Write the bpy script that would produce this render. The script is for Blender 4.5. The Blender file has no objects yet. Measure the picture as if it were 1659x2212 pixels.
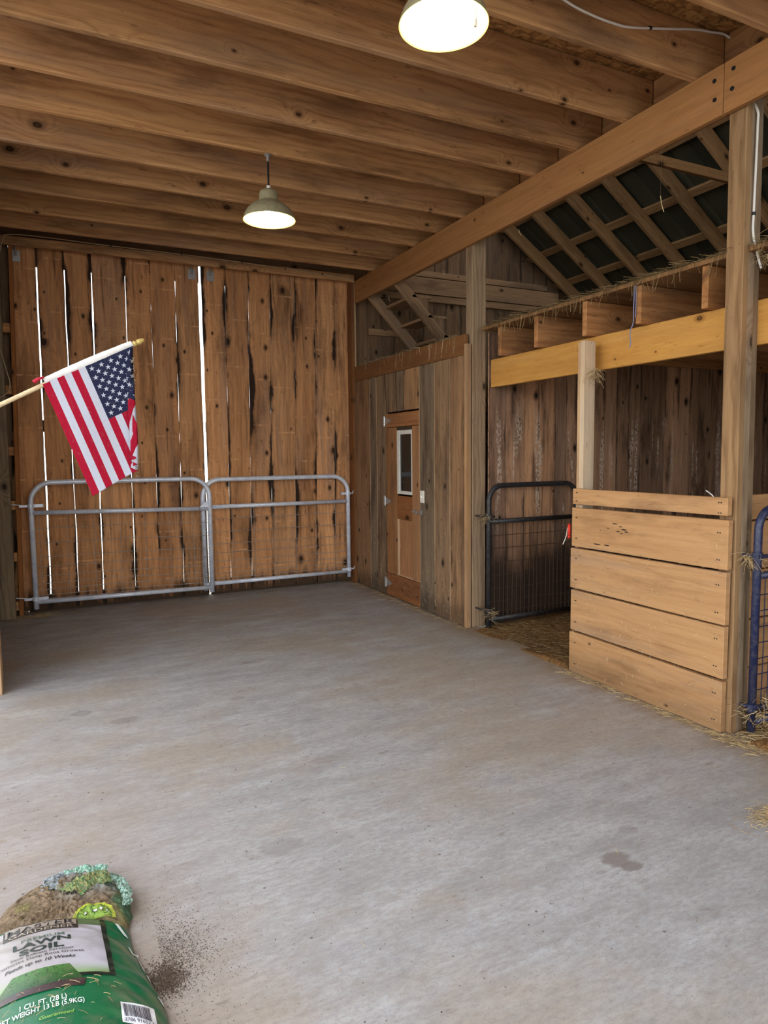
import bpy, math, random
from mathutils import Vector, Matrix, noise
rng = random.Random(7)
sc = bpy.context.scene
COL = sc.collection
PI = math.pi

# ------------------------------------------------------------------ helpers
def srgb(r, g, b):
    f = lambda c: (c/255/12.92) if c/255 <= .04045 else ((c/255+.055)/1.055)**2.4
    return (f(r), f(g), f(b), 1)

def tag(o, label=None, cat=None, group=None, kind=None):
    if label: o['label'] = label
    if cat: o['category'] = cat
    if group: o['group'] = group
    if kind: o['kind'] = kind
    return o

def empty(name, loc, label=None, cat=None, group=None):
    o = bpy.data.objects.new(name, None); COL.objects.link(o); o.location = loc
    o.empty_display_size = .05
    return tag(o, label, cat, group)

def spline(P,n=8):
    P=[Vector(p) for p in P]; out=[]
    for i in range(len(P)-1):
        a=P[max(i-1,0)];b=P[i];c=P[i+1];d=P[min(i+2,len(P)-1)]
        for k in range(n):
            t=k/n; out.append(.5*((2*b)+(c-a)*t+(2*a-5*b+4*c-d)*t*t+(3*b-a-3*c+d)*t**3))
    return out+[P[-1]]
def lerp(a, b, t): return a+(b-a)*t
def sm(a, b, x):
    t = min(max((x-a)/(b-a), 0), 1); return t*t*(3-2*t)

class MB:
    """collects geometry in world coordinates; wc = wood coordinates (along, across, thick)"""
    def __init__(s): s.v=[]; s.f=[]; s.wc=[]; s.ti=[]; s.ed=[]; s.co=[]
    def add(s, vs, fs, wc=None, tint=(1,1,1), ed=None, col=None):
        b=len(s.v); n=len(vs)
        s.v+=[tuple(v) for v in vs]; s.f+=[tuple(i+b for i in f) for f in fs]
        s.wc+= wc if wc else [tuple(v) for v in vs]
        s.ti+= [tint]*n
        s.ed+= ed if ed else [0.]*n
        s.co+= (col if isinstance(col,list) else [col or (1,1,1)]*n)
        return s
    def beam(s, p0, p1, w, h, up=(0,0,1), tint=(1,1,1)):
        """bar from p0 to p1 (centre line), w wide (sideways), h high (along up)"""
        p0=Vector(p0); p1=Vector(p1); d=(p1-p0); L=d.length; d/=L
        up=Vector(up); sd=d.cross(up).normalized(); u=sd.cross(d).normalized()
        off=(rng.uniform(0,50),rng.uniform(0,50),rng.uniform(0,50))
        vs=[];wc=[]
        for a in (0,L):
            for b,c in ((-1,-1),(1,-1),(1,1),(-1,1)):
                vs.append(p0+d*a+sd*(b*w/2)+u*(c*h/2))
                big,small=(c*h/2,b*w/2) if h>=w else (b*w/2,c*h/2)
                wc.append((a+off[0],big+off[1],small+off[2]))
        fs=[(0,1,2,3),(7,6,5,4),(0,4,5,1),(1,5,6,2),(2,6,7,3),(3,7,4,0)]
        return s.add(vs,fs,wc,tint)
    def box(s, a, b, axis=None, tint=(1,1,1), col=None):
        """axis-aligned box; grain along axis (default the longest)"""
        lo=[min(a[i],b[i]) for i in range(3)]; hi=[max(a[i],b[i]) for i in range(3)]
        sz=[hi[i]-lo[i] for i in range(3)]
        order=sorted(range(3),key=lambda i:-sz[i])
        if axis is not None: order=[axis]+[i for i in order if i!=axis]
        off=[rng.uniform(0,50) for _ in range(3)]
        vs=[];wc=[]
        for z in (0,1):
            for x,y in ((0,0),(1,0),(1,1),(0,1)):
                p=[hi[0] if x else lo[0],hi[1] if y else lo[1],hi[2] if z else lo[2]]
                vs.append(p); wc.append(tuple(p[order[i]]+off[i] for i in range(3)))
        fs=[(3,2,1,0),(4,5,6,7),(0,1,5,4),(1,2,6,5),(2,3,7,6),(3,0,4,7)]
        return s.add(vs,fs,wc,tint,col=col)
    def hexa(s, bot, top, tint=(1,1,1)):
        """upright bar from 4 bottom points to 4 top points (counter-clockwise from above)"""
        off=[rng.uniform(0,50) for _ in range(3)]
        vs=list(bot)+list(top)
        dx=max(abs(bot[i][0]-bot[0][0]) for i in range(4)); dy=max(abs(bot[i][1]-bot[0][1]) for i in range(4))
        wc=[]
        for k,v in enumerate(vs):
            r=bot[k%4]
            a,c=(r[0],r[1]) if dx>=dy else (r[1],r[0])
            wc.append((v[2]+off[0],a+off[1],c+off[2]))
        return s.add(vs,[(3,2,1,0),(4,5,6,7),(0,1,5,4),(1,2,6,5),(2,3,7,6),(3,0,4,7)],wc,tint)
    def plank(s, xl, xr, y0, y1, z0, z1, n=26, tint=(1,1,1), jit=.004, axis='x', bark=1.):
        """upright plank with waney edges; xl, xr = (bottom, top) edge positions along x (or y when axis='y')"""
        off=[rng.uniform(0,50) for _ in range(3)]; so=rng.uniform(0,99)
        vs=[];wc=[];ed=[]
        for i in range(n+1):
            t=i/n; z=lerp(z0,z1,t)
            jl=jit*(noise.noise((so,z*2.1,0))+.5*noise.noise((so,z*7,3))); jr=jit*(noise.noise((so+9,z*2.1,0))+.5*noise.noise((so+9,z*7,3)))
            l=lerp(xl[0],xl[1],t)+jl; r=lerp(xr[0],xr[1],t)+jr
            for (x,e) in ((l,bark),((l+r)/2,0),(r,bark)):
                for y in (y0,y1):
                    vs.append((x,y,z) if axis=='x' else (y,x,z)); wc.append((z+off[0],x+off[1],y+off[2])); ed.append(e)
        fs=[]
        for i in range(n):
            a=i*6;b=a+6
            fs+= [(a,a+2,b+2,b),(a+2,a+4,b+4,b+2),(a+1,b+1,b+3,a+3),(a+3,b+3,b+5,a+5),(a,b,b+1,a+1),(a+4,a+5,b+5,b+4)]
        fs+=[(0,1,3,2),(2,3,5,4)]
        e=n*6; fs+=[(e,e+2,e+3,e+1),(e+2,e+4,e+5,e+3)]
        return s.add(vs,fs,wc,tint,ed)
    def tube(s, pts, r, seg=10, closed=False, caps=True, col=None, r2=None):
        pts=[Vector(p) for p in pts]; n=len(pts)
        rad=[r]*n if r2 is None else [lerp(r,r2,i/(n-1)) for i in range(n)]
        tn=[]
        for i in range(n):
            a=pts[max(i-1,0)];b=pts[min(i+1,n-1)]; tn.append((b-a).normalized())
        u=tn[0].orthogonal().normalized(); vs=[]; wc=[]
        for i in range(n):
            u=(u-tn[i]*u.dot(tn[i])).normalized(); w=tn[i].cross(u)
            for k in range(seg):
                a=2*PI*k/seg; vs.append(pts[i]+(u*math.cos(a)+w*math.sin(a))*rad[i])
        fs=[]
        for i in range(n-1):
            for k in range(seg):
                k2=(k+1)%seg; fs.append((i*seg+k,i*seg+k2,(i+1)*seg+k2,(i+1)*seg+k))
        if caps: fs+=[tuple(range(seg-1,-1,-1)),tuple((n-1)*seg+k for k in range(seg))]
        return s.add(vs,fs,col=col)
    def lathe(s, prof, c, seg=40, col=None):
        vs=[];n=len(prof)
        for r,z in prof:
            for k in range(seg):
                a=2*PI*k/seg; vs.append((c[0]+r*math.cos(a),c[1]+r*math.sin(a),c[2]+z))
        fs=[]
        for i in range(n-1):
            for k in range(seg):
                k2=(k+1)%seg; fs.append((i*seg+k,i*seg+k2,(i+1)*seg+k2,(i+1)*seg+k))
        return s.add(vs,fs,col=col)
    def build(s, name, mat, parent=None, bevel=0., smooth=False):
        me=bpy.data.meshes.new(name)
        o=bpy.data.objects.new(name,me); COL.objects.link(o)
        base=Vector((0,0,0))
        if parent is not None: base=Vector(parent_world(parent))
        else:
            xs=[v[0] for v in s.v]; ys=[v[1] for v in s.v]; zs=[v[2] for v in s.v]
            base=Vector(((min(xs)+max(xs))/2,(min(ys)+max(ys))/2,min(zs)))
            o.location=base
        me.from_pydata([(v[0]-base.x,v[1]-base.y,v[2]-base.z) for v in s.v],[],s.f)
        for nm,typ,dat,k in (('wc','FLOAT_VECTOR',s.wc,'vector'),('tint','FLOAT_VECTOR',s.ti,'vector'),('col','FLOAT_VECTOR',s.co,'vector')):
            at=me.attributes.new(nm,typ,'POINT'); at.data.foreach_set(k,[c for v in dat for c in v[:3]])
        at=me.attributes.new('ed','FLOAT','POINT'); at.data.foreach_set('value',s.ed)
        if smooth: me.polygons.foreach_set('use_smooth',[True]*len(me.polygons))
        me.materials.append(mat); me.update()
        if parent is not None: o.parent=parent
        if bevel:
            m=o.modifiers.new('bevel','BEVEL'); m.width=bevel; m.segments=1; m.limit_method='ANGLE'; m.angle_limit=.9
        return o

def parent_world(p):
    v=Vector(p.location)
    while p.parent is not None: p=p.parent; v+=Vector(p.location)
    return v

def struct(o, label=None):
    o['kind']='structure'
    if label: o['label']=label
    return o

# ------------------------------------------------------------------ materials
class NT:
    def __init__(s,name):
        s.m=bpy.data.materials.new(name); s.m.use_nodes=True; s.t=s.m.node_tree; s.t.nodes.clear()
        s.out=s.n('ShaderNodeOutputMaterial'); s.p=s.n('ShaderNodeBsdfPrincipled'); s.l(s.p.outputs[0],s.out.inputs[0])
    def n(s,t,**k):
        x=s.t.nodes.new(t)
        for a,b in k.items(): setattr(x,a,b)
        return x
    def l(s,a,b): s.t.links.new(a,b)
    def put(s,sock,v):
        if isinstance(v,(int,float,tuple,list)): sock.default_value=v
        else: s.l(v,sock)
    def math(s,op,a,b=0.,c=0.,clamp=False):
        x=s.n('ShaderNodeMath',operation=op,use_clamp=clamp)
        for i,v in enumerate((a,b,c)): s.put(x.inputs[i],v)
        return x.outputs[0]
    def vm(s,op,a,b):
        x=s.n('ShaderNodeVectorMath',operation=op); s.put(x.inputs[0],a); s.put(x.inputs[1],b); return x.outputs[0]
    def attr(s,nm,fac=False):
        x=s.n('ShaderNodeAttribute',attribute_name=nm); return x.outputs['Fac'] if fac else x.outputs['Vector']
    def noise(s,vec,scale=1.,detail=3.,rough=.55,col=False):
        x=s.n('ShaderNodeTexNoise'); s.put(x.inputs['Vector'],vec); x.inputs['Scale'].default_value=scale
        x.inputs['Detail'].default_value=detail; x.inputs['Roughness'].default_value=rough
        return x.outputs['Color' if col else 'Fac']
    def map(s,v,a,b,c=0.,d=1.,smooth=False):
        x=s.n('ShaderNodeMapRange'); x.interpolation_type='SMOOTHSTEP' if smooth else 'LINEAR'
        s.put(x.inputs[0],v)
        for i,q in enumerate((a,b,c,d)): x.inputs[1+i].default_value=q
        return x.outputs[0]
    def mix(s,f,a,b,mode='MIX'):
        x=s.n('ShaderNodeMix',data_type='RGBA',blend_type=mode); s.put(x.inputs[0],f); s.put(x.inputs[6],a); s.put(x.inputs[7],b)
        return x.outputs[2]
    def bump(s,h,st=.3,dist=.01):
        x=s.n('ShaderNodeBump'); x.inputs['Strength'].default_value=st; x.inputs['Distance'].default_value=dist
        s.put(x.inputs['Height'],h); s.l(x.outputs[0],s.p.inputs['Normal'])
    def fin(s,col,rough=.8,metal=0.,spec=.3):
        s.put(s.p.inputs['Base Color'],col); s.put(s.p.inputs['Roughness'],rough)
        s.p.inputs['Metallic'].default_value=metal; s.p.inputs['Specular IOR Level'].default_value=spec
        return s.m

def adj(c,gain,sat):
    l=.3*c[0]+.55*c[1]+.15*c[2]
    return tuple(min(.9,(l+(x-l)*sat)*gain) for x in c[:3])+(1,)

def wood(name,c1,c2,dark,knots=.45,stain=.5,rings=.5,streak=.55,kx=3.0,ky=4.6,bark=0.,rough=.8,saw=0.,drip=0.,gain=1.,sat=.85,grey=.35,foot=0.,marks=0.):
    c1,c2=adj(c1,gain,sat),adj(c2,gain,sat); dark=adj(dark,min(gain,1.1),sat)
    g=NT(name); wc=g.attr('wc'); sp=g.n('ShaderNodeSeparateXYZ'); g.l(wc,sp.inputs[0])
    al,ac=sp.outputs[0],sp.outputs[1]
    warp=g.noise(g.vm('MULTIPLY',wc,(.9,6,6)),1,3)
    det=g.noise(g.vm('MULTIPLY',wc,(9,30,30)),1,4,.65)
    kv=g.n('ShaderNodeCombineXYZ'); g.l(g.math('MULTIPLY',al,kx),kv.inputs[0]); g.l(g.math('MULTIPLY',g.math('ADD',ac,sp.outputs[2]),ky),kv.inputs[1])
    vo=g.n('ShaderNodeTexVoronoi',voronoi_dimensions='2D',feature='F1'); g.l(kv.outputs[0],vo.inputs['Vector']); vo.inputs['Scale'].default_value=1
    cs=g.n('ShaderNodeSeparateColor'); g.l(vo.outputs['Color'],cs.inputs[0])
    mask=g.math('GREATER_THAN',cs.outputs[0],1-knots)
    size=g.math('MULTIPLY_ADD',g.math('POWER',cs.outputs[1],2.),1.1,.35)
    d=g.math('DIVIDE',g.math('ADD',vo.outputs['Distance'],g.math('MULTIPLY_ADD',det,.05,-.025)),size)
    knot=g.math('MULTIPLY',g.map(d,.050,.075,1,0,True),mask)
    core=g.math('MULTIPLY',g.map(d,.012,.045,.75,0,True),1.)
    halo=g.math('MULTIPLY',g.math('POWER',g.map(d,.0,.55,1,0),2),mask)
    rc=g.math('ADD',g.math('MULTIPLY_ADD',ac,40,g.math('MULTIPLY',warp,9)),g.math('MULTIPLY_ADD',halo,9,g.math('MULTIPLY',al,.6)))
    ring=g.math('POWER',g.math('MULTIPLY_ADD',g.math('SINE',g.math('MULTIPLY',rc,3.)),.5,.5),2.5)
    fib=g.noise(g.vm('MULTIPLY',wc,(7,230,230)),1,3)
    st=g.map(g.noise(g.vm('MULTIPLY',wc,(1.0,16,16)),1,5,.62),.3,.7,0,1)
    t=g.math('ADD',g.math('MULTIPLY_ADD',ring,.45*rings,g.math('MULTIPLY_ADD',st,1.1*streak,-.55*streak+.30)),g.math('MULTIPLY_ADD',fib,1.0,-.5),clamp=True)
    col=g.mix(t,c1,c2)
    gy=g.noise(g.vm('MULTIPLY',wc,(.55,5,5)),1,4,.6)
    gc=adj(c2,.95,.35)
    col=g.mix(g.map(gy,.5,.68,0,grey,True),col,gc)
    col=g.mix(1.,col,g.attr('tint'),'MULTIPLY')
    big=g.noise(g.vm('MULTIPLY',wc,(1.0,4.2,4.2)),1,5,.66)
    col=g.mix(g.math('MULTIPLY',g.map(big,.48,.70,0,1,True),stain),col,dark)
    if drip:
        dr=g.noise(g.vm('MULTIPLY',wc,(1.3,24,24)),1,5,.68)
        col=g.mix(g.math('MULTIPLY',g.map(dr,.57,.68,0,1,True),drip),col,tuple(c*.7 for c in dark[:3])+(1,))
    if saw:
        sw=g.math('SINE',g.math('MULTIPLY_ADD',al,420,g.math('MULTIPLY',warp,14)))
        sm_=g.map(g.noise(g.vm('MULTIPLY',wc,(.5,1.4,1.4)),1,1),.52,.62,0,saw)
        col=g.mix(g.math('MULTIPLY',g.map(sw,.2,1,0,1),sm_),col,dark)
    if marks:   # pale sticker marks across the boards
        fr=g.math('ABSOLUTE',g.math('SUBTRACT',g.math('FRACT',g.math('MULTIPLY_ADD',al,1.9,g.math('MULTIPLY',det,.012))),.5))
        col=g.mix(g.math('MULTIPLY',g.map(fr,.008,.022,1,0,True),g.map(g.noise(g.vm('MULTIPLY',wc,(2,14,14)),1,2),.45,.62,0,marks)),col,adj(c1,1.15,.9))
    col=g.mix(g.map(det,.62,.74,0,.6),col,dark)
    kd=tuple(c*.28 for c in dark[:3])+(1,); kc=tuple(c*.8 for c in dark[:3])+(1,)
    col=g.mix(g.math('MULTIPLY',g.map(d,.07,.17,.6,0,True),mask),col,dark)
    col=g.mix(g.math('MULTIPLY',knot,.92),col,g.mix(core,kd,kc))
    if bark:
        e=g.attr('ed',True)
        bn=g.noise(g.vm('MULTIPLY',wc,(1.2,2.5,2.5)),1,4,.6)
        bm=g.math('MULTIPLY',g.map(g.math('ADD',e,g.math('MULTIPLY_ADD',bn,2.1,-1.10)),.945,1.03,0,1,True),bark)
        col=g.mix(bm,col,(.016,.011,.008,1))
        bk=g.math('MULTIPLY',g.map(g.math('ADD',e,g.math('MULTIPLY_ADD',bn,2.1,-1.10)),.74,1.0,0,.5,True),bark)
        col=g.mix(bk,col,dark)
    if foot:    # damp dirt splashed on the foot of the boards
        ps=g.n('ShaderNodeNewGeometry'); sz=g.n('ShaderNodeSeparateXYZ'); g.l(ps.outputs['Position'],sz.inputs[0])
        ft=g.map(g.math('ADD',sz.outputs[2],g.math('MULTIPLY_ADD',st,.22,-.11)),.06,.24,foot,0,True)
        col=g.mix(ft,col,(.022,.016,.012,1))
    g.bump(fib,.35,.003)
    return g.fin(col,rough,0,.2)

M={}
M['joist']=wood('joist fir',srgb(206,156,102),srgb(160,110,66),srgb(92,62,38),knots=.3,stain=.6,rings=.8,streak=.75,gain=1.02,sat=.92)
M['girder']=wood('girder fir',srgb(190,130,64),srgb(152,98,42),srgb(104,64,28),knots=.14,stain=.3,rings=.3,streak=.4,gain=.95,sat=.86,grey=.15)
M['door']=wood('door pine',srgb(190,134,78),srgb(142,92,48),srgb(68,44,26),knots=.55,stain=.55,rings=.55,streak=.7,bark=1.,kx=2.5,ky=3.8,saw=.25,drip=.5,gain=1.6,sat=.85,foot=.9,marks=.55)
M['tack']=wood('tack wall board',srgb(176,148,118),srgb(124,100,78),srgb(70,54,40),knots=.35,stain=.6,rings=.5,streak=.7,bark=.5,drip=.6,gain=.82,sat=.95,grey=.4,foot=.5)
M['tackdoor']=wood('tack door board',srgb(192,140,92),srgb(146,98,58),srgb(84,54,32),knots=.25,stain=.45,rings=.4,streak=.6,gain=.86,sat=1.0)
M['ply']=wood('plywood panel',srgb(186,128,76),srgb(150,98,54),srgb(100,64,36),knots=.0,stain=.5,rings=.9,streak=.6,gain=1.05,sat=.85)
M['stall']=wood('stall board',srgb(214,166,114),srgb(186,136,88),srgb(138,98,64),knots=.09,stain=.6,rings=.5,streak=.55,drip=.25,gain=.84,sat=.96,foot=.35)
M['post']=wood('treated post',srgb(190,160,124),srgb(142,112,82),srgb(100,78,56),knots=.25,stain=.4,rings=1.1,streak=.5,gain=.82,sat=.92,kx=2.4,grey=.2)
M['greypost']=wood('weathered post',srgb(140,120,90),srgb(100,84,62),srgb(64,52,40),knots=.35,stain=.5,rings=.9,streak=.5,gain=1.2,sat=.85)
M['lumber']=wood('dusty stud',srgb(222,196,160),srgb(192,158,118),srgb(120,92,66),knots=.2,stain=.35,rings=.4,streak=.5)
M['yellow']=wood('yellow beam',srgb(214,160,84),srgb(184,126,56),srgb(140,92,42),knots=.12,stain=.25,rings=.3,streak=.5,gain=.95,sat=1.,grey=.1)
M['rafter']=wood('dusty rafter',srgb(172,134,94),srgb(134,98,64),srgb(80,58,40),knots=.35,stain=.5,rings=.5,streak=.5,gain=.85,sat=1.05,grey=.1)
M['gable']=wood('gable board',srgb(150,116,82),srgb(110,80,54),srgb(62,46,34),knots=.35,stain=.6,rings=.5,streak=.6,bark=.6)
M['partition']=wood('stall partition board',srgb(150,114,84),srgb(108,78,56),srgb(46,34,28),knots=.3,stain=.8,rings=.4,streak=.8,bark=.6,drip=.6,gain=1.9,sat=.85)
M['stair']=wood('stair lumber',srgb(170,132,92),srgb(130,96,64),srgb(70,52,38),knots=.3,stain=.55,rings=.5,streak=.5,gain=1.2)

def whitewash_partition():
    # pale scuffs licked on the partition boards plus dark soiling low down where animals rub
    m=M['partition']; t=m.node_tree; p=[n for n in t.nodes if n.type=='BSDF_PRINCIPLED'][0]
    src=p.inputs['Base Color'].links[0].from_socket
    g=NT.__new__(NT); g.m=m; g.t=t; g.p=p
    geo=g.n('ShaderNodeNewGeometry'); pos=geo.outputs['Position']; sp=g.n('ShaderNodeSeparateXYZ'); g.l(pos,sp.inputs[0])
    n1=g.noise(g.vm('MULTIPLY',pos,(9,9,.7)),1,3,.6); n2=g.noise(g.vm('MULTIPLY',pos,(60,60,34)),1,5,.75)
    band=g.math('MULTIPLY',g.map(sp.outputs[2],.7,1.1,0,1,True),g.map(sp.outputs[2],1.7,2.1,1,0,True))
    f=g.math('MULTIPLY',g.math('MULTIPLY',g.map(n1,.56,.62,0,1,True),g.map(n2,.46,.54,0,1)),band)
    c=g.mix(g.math('MULTIPLY',f,.9),src,srgb(206,186,166))
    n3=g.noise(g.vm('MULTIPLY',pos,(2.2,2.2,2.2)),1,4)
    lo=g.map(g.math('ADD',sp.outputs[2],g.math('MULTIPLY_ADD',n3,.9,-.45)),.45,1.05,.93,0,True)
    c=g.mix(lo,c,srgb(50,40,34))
    g.l(c,p.inputs['Base Color'])
whitewash_partition()

def plain(name,c,rough=.6,metal=0.,spec=.4,nz=0.,c2=None,sc_=30):
    g=NT(name)
    if nz:
        tc=g.n('ShaderNodeTexCoord'); n=g.noise(tc.outputs['Object'],sc_,4,.6); c=g.mix(g.map(n,.4,.65,0,nz,True),c,c2 or tuple(x*.5 for x in c[:3])+(1,))
        g.bump(n,.15,.003)
    return g.fin(c,rough,metal,spec)
M['galv']=plain('galvanised tube',srgb(230,236,248),.30,.15,.6,.5,srgb(186,194,212),14)
M['wire']=plain('gate wire',srgb(170,160,152),.5,.2,.4,.5,srgb(126,108,96),9)
M['rustwire']=plain('rusty gate wire',srgb(74,56,44),.7,.2)
M['steel']=plain('zinc hardware',srgb(190,190,188),.35,.7,.5,.3,srgb(130,128,122),60)
M['darkgate']=plain('dusty dark gate paint',srgb(34,36,42),.5,.0,.5,.6,srgb(74,66,58),40)
M['bluegate']=plain('navy gate paint',srgb(30,38,72),.4,.0,.5,.4,srgb(92,88,92),46)
M['bluewire']=plain('navy gate wire',srgb(36,42,70),.55)
M['white']=plain('white paint',srgb(226,222,212),.5,0,.4,.3,srgb(190,182,168),20)
M['plastic']=plain('white plastic',srgb(238,234,224),.35)
M['cable']=plain('white cable',srgb(226,222,214),.45)
M['oldcable']=plain('dusty cable',srgb(178,156,124),.6)
M['black']=plain('black rubber',srgb(22,22,26),.5)
M['shade']=plain('olive grey lamp enamel',srgb(150,142,112),.45,0,.4,.4,srgb(112,104,80),40)
M['shadein']=plain('glow-tinted lamp enamel',srgb(240,224,150),.5)  # yellow of the lamp glow is put into the lining colour
M['pole']=plain('pale wooden pole',srgb(220,198,160),.55,0,.3,.4,srgb(188,160,118),30)
M['finial']=plain('gold finial',srgb(206,180,110),.35,.2)
M['sleeve']=plain('white flag sleeve',srgb(232,230,228),.85,0,.1,.3,srgb(200,194,190),25)
M['redplastic']=plain('red plastic',srgb(206,52,36),.4)
M['twine']=plain('blue twine',srgb(126,128,158),.8)
M['string']=plain('white string',srgb(226,220,206),.8)
M['concretebag']=None
M['dark']=plain('dark dusty board',srgb(70,54,40),.9)
M['trimlight']=wood('pale trim',srgb(214,172,122),srgb(180,136,90),srgb(120,86,56),knots=.1,stain=.4,rings=.4)

def straw_mat(name,a,b):
    g=NT(name); c=g.attr('col'); sp=g.n('ShaderNodeSeparateXYZ'); g.l(c,sp.inputs[0])
    return g.fin(g.mix(sp.outputs[0],a,b),.8,0,.2)
M['straw']=straw_mat('straw',srgb(214,190,142),srgb(132,106,74))
M['hay']=straw_mat('old hay',srgb(164,138,96),srgb(86,68,46))
M['soil']=straw_mat('soil crumbs',srgb(116,98,84),srgb(52,42,38))
def vcol(name,rough=.5,spec=.4,dust=.0,gran=.0):
    g=NT(name); p=g.n('ShaderNodeNewGeometry').outputs['Position']; c=g.attr('col')
    if dust: c=g.mix(g.map(g.noise(g.vm('MULTIPLY',p,(14,22,14)),1,5,.7),.5,.75,0,dust),c,srgb(136,120,104))
    if gran:
        n=g.noise(p,420,3,.6); c=g.mix(g.map(n,.5,.62,0,gran),c,srgb(58,52,46)); c=g.mix(g.map(g.noise(p,160,3,.7),.55,.68,0,gran*.7),c,srgb(112,96,78)); g.bump(n,.5,.003)
    fl=g.noise(p,300,2,.5); c=g.mix(g.map(fl,.70,.74,0,.5),c,srgb(190,176,150))
    return g.fin(c,rough,0,spec)
M['print']=vcol('printed plastic',.36,.4,.35)
M['dustyprint']=vcol('dusty crumpled plastic',.8,.15,.5,.8)

def concrete():
    g=NT('concrete'); tc=g.n('ShaderNodeNewGeometry'); p=tc.outputs['Position']
    big=g.noise(g.vm('MULTIPLY',p,(.55,.8,1)),1,6,.65); mid=g.noise(g.vm('MULTIPLY',p,(2.6,6.5,1)),1,8,.72)
    col=g.mix(g.map(mid,.36,.66,0,1),srgb(172,172,176),srgb(146,144,145))
    col=g.mix(g.map(big,.44,.60,0,.62,True),col,srgb(158,144,128))
    pl=g.noise(g.vm('MULTIPLY',p,(1.1,2.6,1)),1.3,7,.68)
    col=g.mix(g.map(pl,.54,.70,0,.45,True),col,srgb(184,185,190))
    hi=g.noise(g.vm('MULTIPLY',p,(22,55,1)),1,5,.7); col=g.mix(g.map(hi,.42,.70,0,.55),col,srgb(128,121,116))
    sx=g.n('ShaderNodeSeparateXYZ'); g.l(p,sx.inputs[0])
    # trodden brown dirt along the wall at the entrance and by the stalls
    dl=g.math('MULTIPLY',g.map(g.math('ADD',sx.outputs[0],g.math('MULTIPLY_ADD',big,1.2,-.6)),-.4,.9,1,0,True),g.map(sx.outputs[1],1.5,5.0,1,.0))
    col=g.mix(g.math('MULTIPLY',dl,.62),col,srgb(146,122,102))
    dr=g.map(g.math('ADD',sx.outputs[0],g.math('MULTIPLY_ADD',mid,.5,-.25)),3.0,3.35,0,.75,True)
    col=g.mix(dr,col,srgb(140,118,94))
    db=g.map(g.math('ADD',sx.outputs[1],g.math('MULTIPLY_ADD',mid,.9,-.45)),7.4,7.7,0,.3,True)
    col=g.mix(db,col,srgb(126,112,96))
    scuff=g.noise(g.vm('MULTIPLY',p,(7,17,1)),1,4,.6)
    col=g.mix(g.map(scuff,.64,.72,0,.55,True),col,srgb(118,108,100))
    fine=g.noise(p,110,4,.7); col=g.mix(g.map(fine,.55,.70,0,.55),col,srgb(116,108,102))
    vo=g.n('ShaderNodeTexVoronoi',feature='F1'); g.l(p,vo.inputs['Vector']); vo.inputs['Scale'].default_value=16
    cs=g.n('ShaderNodeSeparateColor'); g.l(vo.outputs['Color'],cs.inputs[0])
    spk=g.math('MULTIPLY',g.math('LESS_THAN',vo.outputs['Distance'],.09),g.math('GREATER_THAN',cs.outputs[0],.8))
    col=g.mix(g.math('MULTIPLY',spk,.7),col,srgb(86,76,68))
    # dark dropped stains
    for (x,y,r,s) in ((1.90,1.86,.07,.8),(1.93,1.80,.05,.8),(.06,4.5,.07,.55),(.3,4.25,.09,.5),(1.0,4.3,.06,.45),(2.1,2.0,.05,.4),(1.2,3.2,.08,.35),(.75,2.55,.10,.4)):
        dv=g.vm('SUBTRACT',p,(x,y,0)); ln=g.n('ShaderNodeVectorMath',operation='LENGTH'); g.l(g.vm('MULTIPLY',dv,(1,1.5,0)),ln.inputs[0])
        f=g.map(g.math('ADD',ln.outputs['Value'],g.math('MULTIPLY_ADD',scuff,r*1.6,-r*.8)),r*.7,r*1.1,s,0,True)
        col=g.mix(f,col,srgb(122,114,110))
    # hairline cracks
    cv=g.n('ShaderNodeTexVoronoi',feature='DISTANCE_TO_EDGE',voronoi_dimensions='2D')
    wv=g.vm('ADD',g.vm('MULTIPLY',p,(.42,.42,0)),g.vm('MULTIPLY',g.noise(p,3.,4,.6,col=True),(.12,.12,0)))
    g.l(wv,cv.inputs['Vector']); cv.inputs['Scale'].default_value=1
    cr=g.math('MULTIPLY',g.map(cv.outputs['Distance'],.0006,.0016,1,0),g.map(big,.50,.62,0,.35))
    col=g.mix(cr,col,srgb(104,96,92))
    g.bump(g.math('ADD',g.math('MULTIPLY',mid,.6),g.math('MULTIPLY',fine,.4)),.12,.01)
    return g.fin(col,g.map(mid,.3,.7,.62,.85),0,.3)
M['concrete']=concrete()

def bedding():
    g=NT('bedding'); p=g.n('ShaderNodeNewGeometry').outputs['Position']
    n=g.noise(g.vm('MULTIPLY',p,(40,55,40)),1,5,.7); b=g.noise(p,1.6,4)
    c=g.mix(g.map(n,.35,.65,0,1),srgb(96,72,46),srgb(168,124,76)); c=g.mix(g.map(b,.45,.65,0,.6),c,srgb(84,64,44))
    g.bump(n,.9,.02); return g.fin(c,.95,0,.1)
M['bedding']=bedding()

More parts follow.
